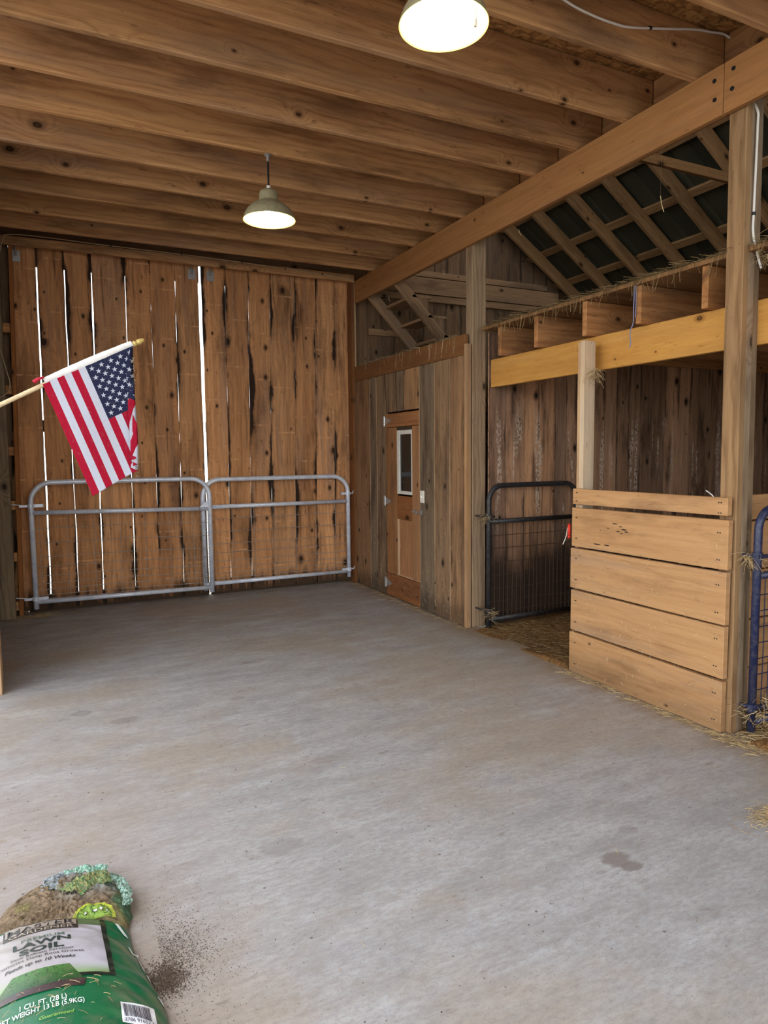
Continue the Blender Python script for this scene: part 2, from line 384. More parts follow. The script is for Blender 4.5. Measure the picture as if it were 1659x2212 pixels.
def osb():
    g=NT('strand board'); p=g.n('ShaderNodeNewGeometry').outputs['Position']
    wv=g.vm('ADD',p,g.vm('MULTIPLY',g.noise(p,9,2,.5,col=True),(.06,.06,0)))
    v=g.n('ShaderNodeTexVoronoi',voronoi_dimensions='2D'); g.l(g.vm('MULTIPLY',wv,(16,48,1)),v.inputs['Vector']); v.inputs['Scale'].default_value=1
    v2=g.n('ShaderNodeTexVoronoi',voronoi_dimensions='2D'); g.l(g.vm('MULTIPLY',wv,(40,14,1)),v2.inputs['Vector']); v2.inputs['Scale'].default_value=1
    a=g.n('ShaderNodeSeparateColor'); g.l(v.outputs['Color'],a.inputs[0]); b=g.n('ShaderNodeSeparateColor'); g.l(v2.outputs['Color'],b.inputs[0])
    s=g.math('GREATER_THAN',b.outputs[1],.5)
    f=g.math('ADD',g.math('MULTIPLY',a.outputs[0],g.math('SUBTRACT',1,s)),g.math('MULTIPLY',b.outputs[0],s))
    c=g.mix(f,srgb(132,92,52),srgb(184,138,84)); c=g.mix(g.map(v.outputs['Distance'],.45,.7,0,.6),c,srgb(92,60,34))
    g.bump(f,.4,.004); return g.fin(c,.8,0,.2)
M['osb']=osb()
def roofmat():
    g=NT('roof steel'); p=g.n('ShaderNodeNewGeometry').outputs['Position']; n=g.noise(p,3,4)
    return g.fin(g.mix(n,srgb(82,80,64),srgb(56,56,48)),.5,.3,.4)
M['roof']=roofmat()
def groundmat():
    g=NT('gravel'); p=g.n('ShaderNodeNewGeometry').outputs['Position']; n=g.noise(p,2,6,.7)
    return g.fin(g.mix(n,srgb(176,170,158),srgb(206,202,190)),.95,0,.1)
M['ground']=groundmat()
def bulbmat():
    g=NT('lit bulb'); g.p.inputs['Emission Color'].default_value=(1.,.82,.52,1); g.p.inputs['Emission Strength'].default_value=BULB
    return g.fin((1,1,1,1),.4)
BULB=65.
M['bulb']=bulbmat()
def glass():
    g=NT('window glass'); g.p.inputs['Transmission Weight'].default_value=.9; g.p.inputs['IOR'].default_value=1.45
    return g.fin((.16,.17,.17,1),.08,0,.5)
M['glass']=glass()

# ------------------------------------------------------------------ setting
XR=3.30; YB=7.72
# concrete slab, with a slightly irregular edge where the stall bedding starts
mb=MB(); mb.box((-3.2,-6,-.12),(3.42,7.80,0)); struct(mb.build('floor',M['concrete']),'grey worn concrete aisle floor with brown stains')
mb=MB(); mb.box((-60,-60,-.6),(60,60,-.14)); struct(mb.build('ground',M['ground']))
# bedding in the stalls: an uneven mat
mb=MB(); nx,ny=40,60; vs=[];fs=[]
for j in range(ny+1):
    for i in range(nx+1):
        x=3.30+(7.6-3.30)*(i/nx)**1.5; y=.9+(5.02-.9)*j/ny
        z=.012+.03*sm(3.3,4.2,x)+.03*noise.noise((x*1.6,y*1.6,0))+.012*noise.noise((x*7,y*7,1))
        if i==0: z=-.02
        if 2.3<y<3.75 and x<3.5: z=min(z,-.005)
        vs.append((x,y,z))
for j in range(ny):
    for i in range(nx):
        a=j*(nx+1)+i; fs.append((a,a+1,a+nx+2,a+nx+1))
mb.add(vs,fs); struct(mb.build('floor_stall',M['bedding'],smooth=True),'brown trampled bedding floor of the stalls')
mb=MB(); mb.box((3.42,-1.7,-.12),(7.7,5.1,-.03)); mb.box((3.42,5.1,-.12),(7.7,7.8,0)); struct(mb.build('floor_base',M['ground']))

# ceiling deck, roof
mb=MB()
for y in (-1.6,2.06,3.28,4.50,5.72,6.94):
    mb.box((-.75,y+.003,3.956),(1.45,2.057 if y<2 else min(y+1.217,7.8),3.974)); mb.box((1.453,y+.003,3.956),(3.60,2.057 if y<2 else min(y+1.217,7.8),3.974))
struct(mb.build('ceiling',M['osb']),'strand board ceiling deck above the joists')
SL=.67
def roofz(x,d=0.): return 5.88-SL*(x-3.3)+d
mb=MB(); vs=[];fs=[]; ys=[]
y=-1.7
while y<7.95:
    for dy,dz in ((0,0),(.02,.025),(.05,.025),(.07,0)): ys.append((y+dy,dz))
    y+=.23
for (yy,dz) in ys:
    for x in (-.8,7.75): vs.append((x,yy,roofz(x,.225+dz)))
for k in range(len(ys)-1): fs.append((2*k,2*k+1,2*k+3,2*k+2))
n=len(vs); 
for v in list(vs): vs.append((v[0],v[1],v[2]+.012))
for k in range(len(ys)-1): fs.append((n+2*k,n+2*k+2,n+2*k+3,n+2*k+1))
mb.add(vs,fs); struct(mb.build('ceiling_roof',M['roof']),'dark ribbed steel roof sheets over the stalls')
cd_=bpy.data.objects['ceiling']
mb=MB(); zz=3.9545; X0,Y0=3.00,3.07
for (x0,y0,x1,y1) in ((X0,Y0,X0+.34,Y0+.004),(X0,Y0+.15,X0+.34,Y0+.154),(X0,Y0,X0+.004,Y0+.15),(X0+.336,Y0,X0+.34,Y0+.15),(X0+.20,Y0,X0+.204,Y0+.15),(X0+.03,Y0+.03,X0+.17,Y0+.036),(X0+.03,Y0+.06,X0+.15,Y0+.066),(X0+.03,Y0+.09,X0+.17,Y0+.096),(X0+.03,Y0+.12,X0+.12,Y0+.126)): mb.box((x0,y0,zz),(x1,y1,zz+.001))
for k in range(24):
    a=2*PI*k/24;b=2*PI*(k+1)/24; c=(X0+.27,Y0+.075)
    mb.add([(c[0]+.045*math.cos(a),c[1]+.045*math.sin(a),zz),(c[0]+.045*math.cos(b),c[1]+.045*math.sin(b),zz),(c[0]+.038*math.cos(b),c[1]+.038*math.sin(b),zz),(c[0]+.038*math.cos(a),c[1]+.038*math.sin(a),zz)],[(3,2,1,0)])
mb.build('grade_stamp',M['black'],cd_)
# left wall, outer right wall, front gable closure
mb=MB()
y=5.12  # wall begins here; the side before it is left open for fill light
while y<7.74:
    w=rng.uniform(.18,.26); k=rng.uniform(.7,1.05); mb.box((-.66,y,0),(-.635,min(y+w,7.80),8.8),axis=2,tint=(k,k,k)); y+=w+.001
struct(mb.build('wall_left',M['gable'],bevel=.002))
mb=MB(); y=-1.64
while y<7.8:
    w=rng.uniform(.2,.28); k=rng.uniform(.7,1.05); mb.box((7.62,y,0),(7.65,min(y+w,7.82),3.3),axis=2,tint=(k,k,k)); y+=w+.001
struct(mb.build('wall_right_outer',M['gable']))
mb=MB(); mb.box((3.38,-1.64,-.03),(7.64,-1.6,2.95),axis=2); 
x=-.75
while x<7.64:
    if 3.9<x<5.0: x+=.3; continue  # unseen gap made in the gable to let light into the loft
    mb.box((x,-1.64,2.95 if x>3.38 else 3.956),(min(x+.3,7.64),-1.6,roofz(x+.15)+.215),axis=2); x+=.3
struct(mb.build('wall_front',M['gable']))
mb=MB(); mb.box((-.78,4.12,-.02),(-.636,4.28,3.67),axis=2); struct(mb.build('trim_6',M['greypost'],bevel=.004),'added unseen post carrying the flag bracket where the side is left open for light')  # unseen post added for the bracket, beside the opening made for light
# back gable wall: boards to the right of the doors and above them
mb=MB()
x=3.36; 
while x<7.62:
    w=rng.uniform(.17,.25); k=rng.uniform(.75,1.1)
    mb.plank((x,x),(x+w-.004,x+w-.004),7.74,7.765,0,roofz(x)+.32,n=14,tint=(k,k*.98,k*.95),jit=.002); x+=w
mb.box((-.7,7.735,3.69),(3.36,7.765,3.98),axis=0); mb.box((-.7,7.735,3.98),(3.36,7.765,8.8),axis=0)
mb.box((-.7,7.75,0),(-.335,7.78,3.7),axis=2); mb.box((3.305,7.735,0),(3.36,7.765,3.7),axis=2)
struct(mb.build('wall_back',M['gable']))

# sliding plank doors (two leaves): bottom / top positions of every board joint
J=[(-.455,-.330,0),(-.120,-.092,.013),(.145,.158,.008),(.389,.414,.013),(.712,.742,.007),(.965,.997,.0015),(1.229,1.252,.005)]
K=[(1.762,1.797,.004),(2.009,2.061,.006),(2.262,2.316,.005),(2.552,2.613,.006),(2.827,2.867,.005),(3.066,3.116,.004),(3.30,3.295,0)]
CB,CT=1.522,1.514
def leaf(name,joints,label):
    root=empty(name,(joints[0][0],7.74,0)); struct(root,label); mb=MB()
    for a,b in zip(joints[:-1],joints[1:]):
        k=rng.uniform(.82,1.12); h=rng.uniform(-.08,.06)
        mb.plank((a[0]+a[2]/2,a[1]+a[2]/2),(b[0]-b[2]/2,b[1]-b[2]/2),YB,YB+.025,.025,3.72,n=48,tint=(k,k*(1+h*.5),k*(1+h)),jit=.0055)
    mb.build('planks',M['door'],root)
    x0=joints[0][0]; x1=joints[-1][0]
    for z0,z1 in ((3.51,3.70),(1.86,1.98),(-.13,.17)):
        r=MB(); r.box((max(x0,-.33),YB+.027,z0),(x1,YB+.065,z1),axis=0); r.build('rail',M['dark'],root)
    return root
d1=leaf('door_1',J+[(CB-.014,CT-.02,0)],'plank sliding barn door with wide daylight gaps behind the flag')
d2=leaf('door_2',[(CB+.016,CT+.02,0)]+K,'plank sliding barn door with narrow gaps beside the tack room')
for o,x in ((d1,-.27),(d1,1.43),(d2,1.63)):
    h=MB(); z=3.585
    h.box((x-.04,7.706,z-.055),(x+.04,7.712,z+.05)); h.tube([(x,7.70,z-.005),(x,7.70,z+.08)],.012,8); h.tube([(x,7.714,z-.025),(x,7.695,z-.025)],.01,8)
    h.build('hanger_bracket',M['steel'],o)

# trims around the doors
mb=MB(); mb.box((-.52,7.56,3.65),(3.31,7.60,3.735),axis=0); mb.box((-.52,7.60,3.70),(3.31,7.70,3.735),axis=0)
struct(mb.build('trim_1',M['joist'],bevel=.004),'header board over the sliding doors')
mb=MB(); mb.hexa([(-.413,7.60,0),(-.372,7.60,0),(-.372,7.715,0),(-.413,7.715,0)],[(-.326,7.60,3.66),(-.294,7.60,3.66),(-.294,7.715,3.66),(-.326,7.715,3.66)],tint=(.9,.72,.56))
struct(mb.build('trim_2',M['tackdoor'],bevel=.003),'brown door jamb beside the weathered post')
mb=MB(); mb.box((3.275,7.58,0),(3.312,7.715,3.66),axis=2,tint=(.6,.5,.42))
struct(mb.build('trim_3',M['tackdoor'],bevel=.003),'dark brown door jamb in the back corner')
mb=MB(); mb.box((3.312,7.585,0),(3.335,7.71,3.63),axis=2)
struct(mb.build('trim_4',M['trimlight'],bevel=.003),'narrow pale strip beside the corner jamb')
# girt ends between the post and the jamb
for i,z in enumerate((.06,.56,1.08,1.62,2.22,2.82)):
    x=-.420+.085*z/3.6
    mb=MB(); mb.box((x-.06,7.612,z),(x+.004,7.70,z+.09),axis=0,tint=(1,.9,.8)); tag(mb.build('girt_end',M['joist'],bevel=.003),'short sawn girt end beside the weathered corner post, '+('lowest','second lowest','third from the floor','third from the top','second from the top','topmost')[i]+' of six','wood block','girt ends beside the back post')

# ------------------------------------------------------------------ posts
mb=MB(); mb.hexa([(-.585,7.48,0),(-.437,7.48,0),(-.437,7.60,0),(-.585,7.60,0)],[(-.550,7.48,3.67),(-.402,7.48,3.67),(-.402,7.60,3.67),(-.550,7.60,3.67)])
tag(mb.build('barn_post',M['greypost'],bevel=.006),'weathered grey-brown post standing in the back corner beside the sliding doors','post')
mb=MB(); mb.box((-.60,5.10,0),(-.405,5.24,3.67),axis=2); tag(mb.build('barn_post',M['trimlight'],bevel=.004),'pale post at the side wall, only its lowest stretch showing at the picture edge','post')
mb=MB(); mb.box((3.36,5.09,0),(3.506,5.195,3.667),axis=2); tag(mb.build('barn_post',M['post'],bevel=.005),'tan squared post between the tack room wall and the open dark gate','post')
root=empty('barn_post',(3.40,2.5,0),'thick laminated post with a white cable, at the end of the pale stall boards','post')
for k,(a,b) in enumerate(((0,.048),(.050,.098),(.100,.148))):
    mb=MB(); xb=3.346;xt=3.372; t=((.94,.82,.66),(.86,.90,.96),(.76,.77,.78))[k]; dy=(0,.002,.008)[k]
    mb.hexa([(xb+a,2.445+dy,0),(xb+b,2.445+dy,0),(xb+b,2.55,0),(xb+a,2.55,0)],[(xt+a,2.495+dy,3.667),(xt+b,2.495+dy,3.667),(xt+b,2.60,3.667),(xt+a,2.60,3.667)],tint=t)
    mb.build('ply',M['post'],root,bevel=.004)
root=empty('stall_stud',(3.39,3.68,0),'slim pale stud rising from the stall boards to the yellow beam','post')
mb=MB(); mb.box((3.340,3.654,1.0),(3.442,3.694,2.37),axis=2); mb.build('stud_face',M['lumber'],root,bevel=.003)
mb=MB(); mb.box((3.342,3.696,.0),(3.440,3.722,2.365),axis=2,tint=(.9,.75,.6)); mb.build('stud_back',M['lumber'],root,bevel=.003)

# ------------------------------------------------------------------ girders and joists
root=empty('girder_beam',(3.34,5.1,3.405),'long orange-brown girder under the joists, from the laminated post to the back wall','beam')
mb=MB(); mb.box((3.32,2.602,3.405),(3.36,7.60,3.668),axis=1); mb.build('girder_board',M['girder'],root,bevel=.004)
mb=MB(); mb.box((3.512,2.602,3.50),(3.55,7.60,3.668),axis=1); mb.build('girder_board',M['girder'],root,bevel=.004)
root2=empty('girder_beam',(3.34,1.7,3.405),'short stretch of girder butted at the laminated post and leaving the picture','beam')
mb=MB(); mb.box((3.32,-1.6,3.405),(3.36,2.599,3.668),axis=1); mb.build('girder_board',M['girder'],root2,bevel=.004)
mb=MB(); mb.box((3.512,-1.6,3.50),(3.55,2.599,3.668),axis=1); mb.build('girder_board',M['girder'],root2,bevel=.004)
for o,pts in ((root,((2.655,3.60),(2.65,3.50))),(root2,((2.54,3.61),(2.545,3.51)))):
    for (y,z) in pts:
        b=MB(); b.tube([(3.324,y,z),(3.314,y,z)],.011,8); b.build('bolt',M['black'],o)
JY=[1.827,2.300,2.776,3.288,3.736,4.195,4.667,5.186,5.628,6.084,6.592,7.060]
ORD=['first','second','third','fourth','fifth','sixth','seventh','eighth','ninth','tenth','eleventh','twelfth','thirteenth','fourteenth']
for i,y in enumerate(JY):
    k=rng.uniform(.93,1.07); far=len(JY)-1-i
    mb=MB(); mb.box((-.62,y,3.67),(3.545,y+.042,3.955),axis=0,tint=(k,k,k*rng.uniform(.96,1.02)))
    ex=''
    if abs(y-2.776)<.01: ex=', white cable on it'
    if abs(y-4.667)<.01: ex=', small lamp hung from it'
    lab=('rough ceiling joist, '+ORD[far]+' out from the door header' if far else 'rough ceiling joist close to the plank door header')+ex
    tag(mb.build('ceiling_joist',M['joist'],bevel=.005),lab,'joist','ceiling joists over the aisle')
mb=MB(); mb.box((3.552,-1.6,3.672),(3.592,7.72,3.954),axis=1,tint=(.8,.75,.7)); tag(mb.build('rim_board',M['joist']),'dusky rim board closing the joist ends beyond the girder','board')
# nail plate marks on the deck are part of the board

# ------------------------------------------------------------------ tack room wall
mb=MB()
G=(.80,.84,.86)
pl=[(7.573,7.152,(1.05,.86,.68),0),(7.143,6.967,G,0),(6.958,6.727,(.92,.85,.76),0),(5.952,5.664,(.74,.76,.76),0),(5.652,5.379,(1.05,.93,.80),0),(5.367,5.124,(1.12,.92,.74),0)]
for a,b,t,_ in pl: mb.plank((b,b),(a,a),XR,XR+.024,.012,2.47,n=20,tint=t,jit=.0015,axis='y',bark=.9)
for a,b,t in ((6.72,6.465,(.95,.86,.76)),(6.458,6.297,(.78,.78,.76)),(6.287,5.96,(1.5,1.2,.88))): mb.plank((b,b),(a,a),XR,XR+.024,2.05,2.47,n=6,tint=t,jit=.001,axis='y')
mb.box((XR+.026,5.13,0),(XR+.034,5.955,2.47),axis=2,tint=(.5,.5,.5)); mb.box((XR+.026,6.725,0),(XR+.034,7.575,2.47),axis=2,tint=(.5,.5,.5)); mb.box((XR+.026,5.955,2.05),(XR+.034,6.725,2.47),axis=2,tint=(.5,.5,.5))
for y in (5.3735,5.658,5.954,6.9625,7.148): mb.box((3.2975,y-.0035,.012),(3.31,y+.0035,2.46),axis=2,tint=(1.75,1.7,1.55))  # pale strips painting in the light along the plank edges
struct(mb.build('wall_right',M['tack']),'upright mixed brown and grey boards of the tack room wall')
mb=MB(); mb.box((3.292,5.085,0),(3.345,5.118,2.56),axis=2,tint=(.8,.72,.62)); struct(mb.build('trim_5',M['trimlight'],bevel=.003),'pale corner strip at the end of the tack room wall')
mb=MB(); mb.box((3.30,5.125,2.462),(3.342,7.58,2.648),axis=1,tint=(.56,.52,.52)); tag(mb.build('plate_beam',M['girder'],bevel=.004),'dark reddish plate beam on top of the tack room wall','beam')
# tack door
dr=empty('door_3',(3.31,6.34,0)); struct(dr,'narrow brown door with a tall window in the tack room wall')
def part(nm,a,b,mat,par,axis=None,tint=(1,1,1),bev=.003):
    m=MB(); m.box(a,b,axis=axis,tint=tint); return m.build(nm,mat,par,bevel=bev)
TD=M['tackdoor']
part('top_rail',(3.292,5.965,1.885),(3.325,6.715,2.030),TD,dr,1,(.95,.85,.78))
part('stile',(3.295,6.47,.27),(3.325,6.710,1.880),TD,dr,2,(.86,.82,.78))
part('stile',(3.293,5.965,.27),(3.325,6.105,1.880),TD,dr,2,(1.08,1.05,1.0))
part('middle_rail',(3.300,6.108,.895),(3.325,6.467,1.145),TD,dr,1,(.72,.58,.48))
part('bottom_rail',(3.290,5.965,.018),(3.325,6.715,.265),TD,dr,1,(.66,.52,.44))
part('panel',(3.318,6.108,.27),(3.325,6.467,.893),M['ply'],dr,2)
part('panel_bead',(3.300,6.440,.27),(3.320,6.467,.893),M['trimlight'],dr,2)
part('panel_bead',(3.302,6.108,.27),(3.320,6.440,.285),M['trimlight'],dr,1)
wf=empty('window_1',(3.31,6.28,1.16)); wf.parent=dr; wf.location=Vector((3.31,6.28,1.16))-Vector(dr.location); struct(wf)
WZ0,WZ1,WA,WB=1.165,1.845,6.108,6.450
for nm,a,b in (('sash',(3.293,WB-.055,WZ0),(3.322,WB,WZ1)),('sash',(3.298,WA,WZ0),(3.322,WA+.03,WZ1)),('sash',(3.298,WA+.03,WZ1-.045),(3.322,WB-.055,WZ1)),('sash',(3.294,WA+.03,WZ0),(3.322,WB-.055,WZ0+.035))):
    part(nm,a,b,M['white'],wf)
part('pane',(3.308,WA+.03,WZ0+.035),(3.314,WB-.055,WZ1-.045),M['glass'],wf,bev=0)
part('window_stop',(3.305,WB+.002,1.15),(3.322,6.468,1.88),M['dark'],dr,2)
part('window_stop',(3.305,WA,1.848),(3.322,6.468,1.884),M['dark'],dr,1)
for z in (1.955,1.075,.155):
    h=MB(); h.tube([(3.286,6.735,z-.055),(3.286,6.735,z+.055)],.010,8); h.box((3.288,6.74,z-.05),(3.299,6.775,z+.05))
    vs=[(3.287,6.733,z-.045),(3.287,6.733,z+.045),(3.287,6.60,z+.012),(3.287,6.60,z-.012)]; vs+=[(x+.006,y,zz) for x,y,zz in vs]
    h.add(vs,[(0,1,2,3),(7,6,5,4),(0,4,5,1),(1,5,6,2),(2,6,7,3),(3,7,4,0)]); h.build('hinge',M['steel'],dr)
h=MB(); h.box((3.283,6.03,.985),(3.292,6.075,1.02)); h.tube([(3.279,6.085,1.002),(3.279,5.905,1.002)],.008,8); h.box((3.283,5.905,.98),(3.298,5.935,1.028)); h.tube([(3.279,5.99,1.002),(3.268,5.985,.98)],.006,6); h.build('slide_bolt',M['steel'],dr)
# light switch
sw=empty('light_switch',(3.296,5.900,1.10),'white light switch plate on the grey board beside the tack room door','light switch')
part('cover_plate',(3.288,5.858,1.10),(3.2995,5.935,1.222),M['plastic'],sw)
part('toggle',(3.276,5.891,1.150),(3.289,5.902,1.172),M['plastic'],sw,bev=.002)

# ------------------------------------------------------------------ partition between tack room and stall
mb=MB(); x=3.508
cols=[(.62,.60,.62),(1.0,.95,.9),(1.2,1.1,.95),(1.1,1.0,.88),(.7,.66,.64),(.95,.9,.85),(.5,.5,.52)]
k=0
while x<7.6:
    w=rng.uniform(.115,.22); t=cols[k%7] if k<7 else (lambda q:(q,q*.95,q*.9))(rng.uniform(.55,1.15)); k+=1
    mb.plank((x+.002,x+.002),(min(x+w,7.62)-.002,)*2,5.02,5.045,0,2.66,n=16,tint=t,jit=.002,bark=.9); x+=w
mb.box((3.508,5.05,0),(7.62,5.06,2.66))
struct(mb.build('wall_partition',M['partition']),'dark scuffed board partition behind the stall')

# ------------------------------------------------------------------ loft over the stalls
YZ0,YZ1=2.175,2.418
mb=MB(); mb.box((3.508,-1.6,YZ0),(3.548,5.018,YZ1),axis=1); tag(mb.build('loft_beam',M['yellow'],bevel=.004),'yellow-brown beam carrying the hay loft joists above the stalls','beam')
LJ=[4.752,4.272,3.732,3.237,2.742,2.25,1.76]
for i,y in enumerate(LJ):
    k=rng.uniform(.9,1.05)
    mb=MB(); mb.box((3.425,y,2.42),(7.55,y+.044,2.662),axis=0,tint=(k*.86,k*.74,k*.62))
    lab='loft joist end, '+('the one by the tan squared post' if i==0 else ORD[i]+' from the tan squared post')+' on the yellow beam'
    if i==3: lab='loft joist end with blue twine hanging over it on the yellow beam'
    if i==2: lab='loft joist end directly above the slim pale stud'
    tag(mb.build('loft_joist',M['joist'],bevel=.004),lab,'joist','loft joists above the stalls')
mb=MB(); y=-1.6
while y<5.0:
    w=rng.uniform(.18,.24); mb.box((3.405,y,2.664),(7.55,min(y+w,5.015)-.003,2.688),axis=0,tint=(.8,.75,.7)); y+=w
tag(mb.build('loft_deck',M['rafter']),'rough plank deck of the hay loft covered with hay','deck')

# stair in the tack room
st=empty('loft_stair',(3.9,6.95,2.2),'steep wooden stair climbing to the loft behind the tack room wall','stair')
def stair_pt(t): return lerp(3.30,4.62,t),lerp(3.62,2.27,t)
for y in (7.30,6.62):
    m=MB(); m.beam((3.38,y,3.49),(6.70,y,.09),.04,.12,up=(0,0,1)); m.build('stringer',M['stair'],st,bevel=.003)
m=MB()
for k in range(15):
    x0=3.66+k*.2; z0=3.30-k*.205
    for (a,b) in (((x0,z0),(x0,z0+.14)),):
        vs=[(x0-.075,6.606,z0-.001),(x0+.123,6.606,z0-.204),(x0+.123,6.606,z0-.001)]; vs+=[(p[0],6.634,p[2]) for p in vs]
        m.add(vs,[(0,1,2),(5,4,3),(0,3,4,1),(1,4,5,2),(2,5,3,0)],wc=[(p[2]+k,p[0],p[1]) for p in vs])
m.build('cut_stringer',M['stair'],st)
for k in range(15):
    x0=3.66+k*.2; z0=3.30-k*.205
    part('tread',(x0-.08,6.60,z0),(x0+.16,7.28,z0+.032),M['stair'],st,1)

# gable girts
for a,b,x0,x1,lab in ((3.855,3.93,3.62,6.35,'narrow upper girt nailed across the gable boards'),(3.640,3.845,3.62,6.55,'wide board nailed across the gable boards between two narrow girts'),(3.545,3.628,3.62,6.75,'narrow lower girt nailed across the gable boards'),(3.07,3.15,3.56,4.10,'short girt across the gable boards behind the stair')):
    mb=MB(); mb.box((x0,7.70,a),(x1,7.738,b),axis=0,tint=(1.05,1.02,.98)); tag(mb.build('gable_girt',M['stair'],bevel=.003),lab,'board')
# rafters, purlins, tie
RY=[7.446,6.865,6.254,5.696,5.108,4.503,3.90,3.30,2.70]
cs_=1/math.sqrt(1+SL*SL)
for i,y in enumerate(RY):
    mb=MB(); o=.075/cs_
    k=rng.uniform(.9,1.1); mb.beam((3.64,y-.022,roofz(3.64,o)),(7.58,y-.022,roofz(7.58,o)),.044,.15,up=(0,0,1),tint=(k,k,k))
    lab='dusty roof rafter above the hay loft, '+('the one against the gable wall' if i==0 else ORD[i]+' out from the gable wall')
    tag(mb.build('roof_rafter',M['rafter'],bevel=.003),lab,'rafter','rafters over the stalls')
for i,x in enumerate((4.05,4.55,5.04,5.54,6.035,6.50,6.98,7.45)):
    o=(.15+.02)/cs_; mb=MB(); mb.beam((x,-1.65,roofz(x,o)),(x,7.73,roofz(x,o)),.085,.038,up=(SL*cs_,0,cs_))
    tag(mb.build('roof_purlin',M['rafter']),'flat purlin under the dark roof steel, '+ORD[7-i]+' up from the eaves','purlin','purlins under the roof steel')
mb=MB(); mb.beam((3.62,4.42,4.120),(6.2,4.42,4.120),.04,.085,tint=(1.1,1.05,.98)); tag(mb.build('collar_tie',M['rafter'],bevel=.003),'level tie board crossing in front of the rafters near the laminated post','board')

# ------------------------------------------------------------------ stall front
sf=empty('stall_boarding',(3.32,3.1,0),'pale five-board stall front between the slim stud and the laminated post','stall wall')
rows=[(.004,.299,.297,.015),(.314,.606,.612,.0),(.622,.910,.920,.0),(.924,1.200,1.212,.0),(1.226,1.336,1.336,.0)]
for i,(z0,zl,zr,_) in enumerate(rows):
    k=(.95,.98,1.0,1.02,1.04)[i]
    yl=3.718+(.008,-.002,.006,-.004,-.01)[i]; yr=2.470+(.004,.002,.0,-.004,.006)[i]; zb=z0
    m=MB(); off=[rng.uniform(0,50) for _ in range(3)]; vs=[];wc=[];n=20
    for j in range(n+1):
        t=j/n; y=lerp(yr,yl,t); zt=lerp(zr,zl,t)+.002*noise.noise((y*5,i,0)); za=zb+(.010 if i in (3,4) else 0)*(1-t)+.0015*noise.noise((y*5,i,7))
        for xx in (3.300,3.340):
            for z in (za,zt): vs.append((xx,y,z)); wc.append((y+off[0],z+off[1],xx+off[2]))
    fs=[(0,1,3,2)]
    for j in range(n):
        a=j*4;b=a+4; fs+=[(a,b,b+1,a+1),(a+2,a+3,b+3,b+2),(a+1,b+1,b+3,a+3),(a,a+2,b+2,b)]
    e=n*4; fs.append((e,e+2,e+3,e+1))
    m.add(vs,fs,wc,(k,k*.99,k*.97)); m.build('board',M['stall'],sf,bevel=.003)
m=MB()
for (y,z,l,h) in ((3.30,1.12,.05,.006),(3.25,1.105,.03,.005),(3.36,1.085,.025,.005),(3.22,1.088,.05,.009),(3.27,1.072,.03,.007),(3.20,1.075,.03,.008),(3.43,1.065,.015,.004),(3.24,1.060,.02,.006),(3.46,.965,.07,.007),(3.37,.968,.05,.008)):
    vs=[(3.2985,y+l*.5*math.cos(2*PI*q/8),z+h*.5*math.sin(2*PI*q/8)) for q in range(8)]; vs+=[(3.302,b,c) for a,b,c in vs]
    m.add(vs,[tuple(range(8)),tuple(range(15,7,-1))]+[(q,q+8,(q+1)%8+8,(q+1)%8) for q in range(8)])
m.build('gouges',M['black'],sf)['kind']='stuff'
# nails in the boards
m=MB()
for (z0,zl,zr,_) in rows:
    for y,zz in ((3.67,zl),(3.66,zl),(2.53,zr),(2.515,zr)):
        for f in (.22,.75): z=lerp(z0,zz,f); m.tube([(3.3015,y,z),(3.2985,y,z)],.0042,6)
m.build('nail_heads',M['black'],sf)['kind']='stuff'
# dark boards seen on the other side of the laminated post: the partition between two stalls
sp_=empty('stall_divider',(4.5,2.6,0),'horizontal tan boards behind the navy gate','stall wall')
for i in range(5):
    m=MB(); z0=.01+i*.295; z1=min(z0+.285,1.335); m.box((3.56,2.575,z0),(7.5,2.612,z1),axis=0,tint=(1,.97,.94)); m.build('board',M['stall'],sp_,bevel=.003)
# little peg on the stall front
mb=MB(); mb.tube([(3.36,2.602,1.325),(3.356,2.62,1.345),(3.352,2.655,1.368)],.0045,8); tag(mb.build('steel_peg',M['steel']),'small bright steel peg sticking up behind the stall front by the laminated post','peg')

# ------------------------------------------------------------------ gates
def arc(c,r,a0,a1,n=8): return [(c[0]+r*math.cos(lerp(a0,a1,k/n)),c[1]+r*math.sin(lerp(a0,a1,k/n))) for k in range(n+1)]
def gate(label,Y,x0,x1,zb,zt,zm,zl,R,r,mats,hor,ver,group=None,cut=None,dz=0.,name='pipe_gate'):
    """gate in the plane y=Y from x0 to x1; dz lowers the far end of the rails"""
    g=empty(name,((x0+x1)/2,Y,zb),label,'gate',group)
    fm,wm=mats
    pts=[(x0,zb)]+arc((x0+R,zt-R),R,PI,PI/2)+[(a,b) for a,b in arc((x1-R,zt-R),R,PI/2,0)]+[(x1,zb)]
    m=MB(); m.tube([(a,Y,b) for a,b in pts],r,12); m.build('frame_tube',fm,g,smooth=True)
    m=MB(); m.tube([(x0,Y,zm),(x1,Y,zm-dz)],r*.92,12); m.build('middle_rail',fm,g,smooth=True)
    m=MB(); m.tube([(x0,Y,zl),(x1,Y,zl-dz*.5)],r*.92,12); m.build('bottom_rail',fm,g,smooth=True)
    m=MB()
    for z in hor: m.tube([(x0,Y-.012,z),((x0+x1)/2,Y-.010,z+rng.uniform(-.004,.004)),(x1,Y-.012,z-dz*.8)],.0032,5)
    x=x0+.05
    for x in ver: m.tube([(x,Y-.008,zl),(x+rng.uniform(-.006,.006),Y-.008,(zl+zm)/2),(x,Y-.008,zm)],.0030,5)
    m.build('wire_mesh',wm,g)
    return g
HZ=[.885,.735,.595,.495,.40,.32,.26,.205,.165]
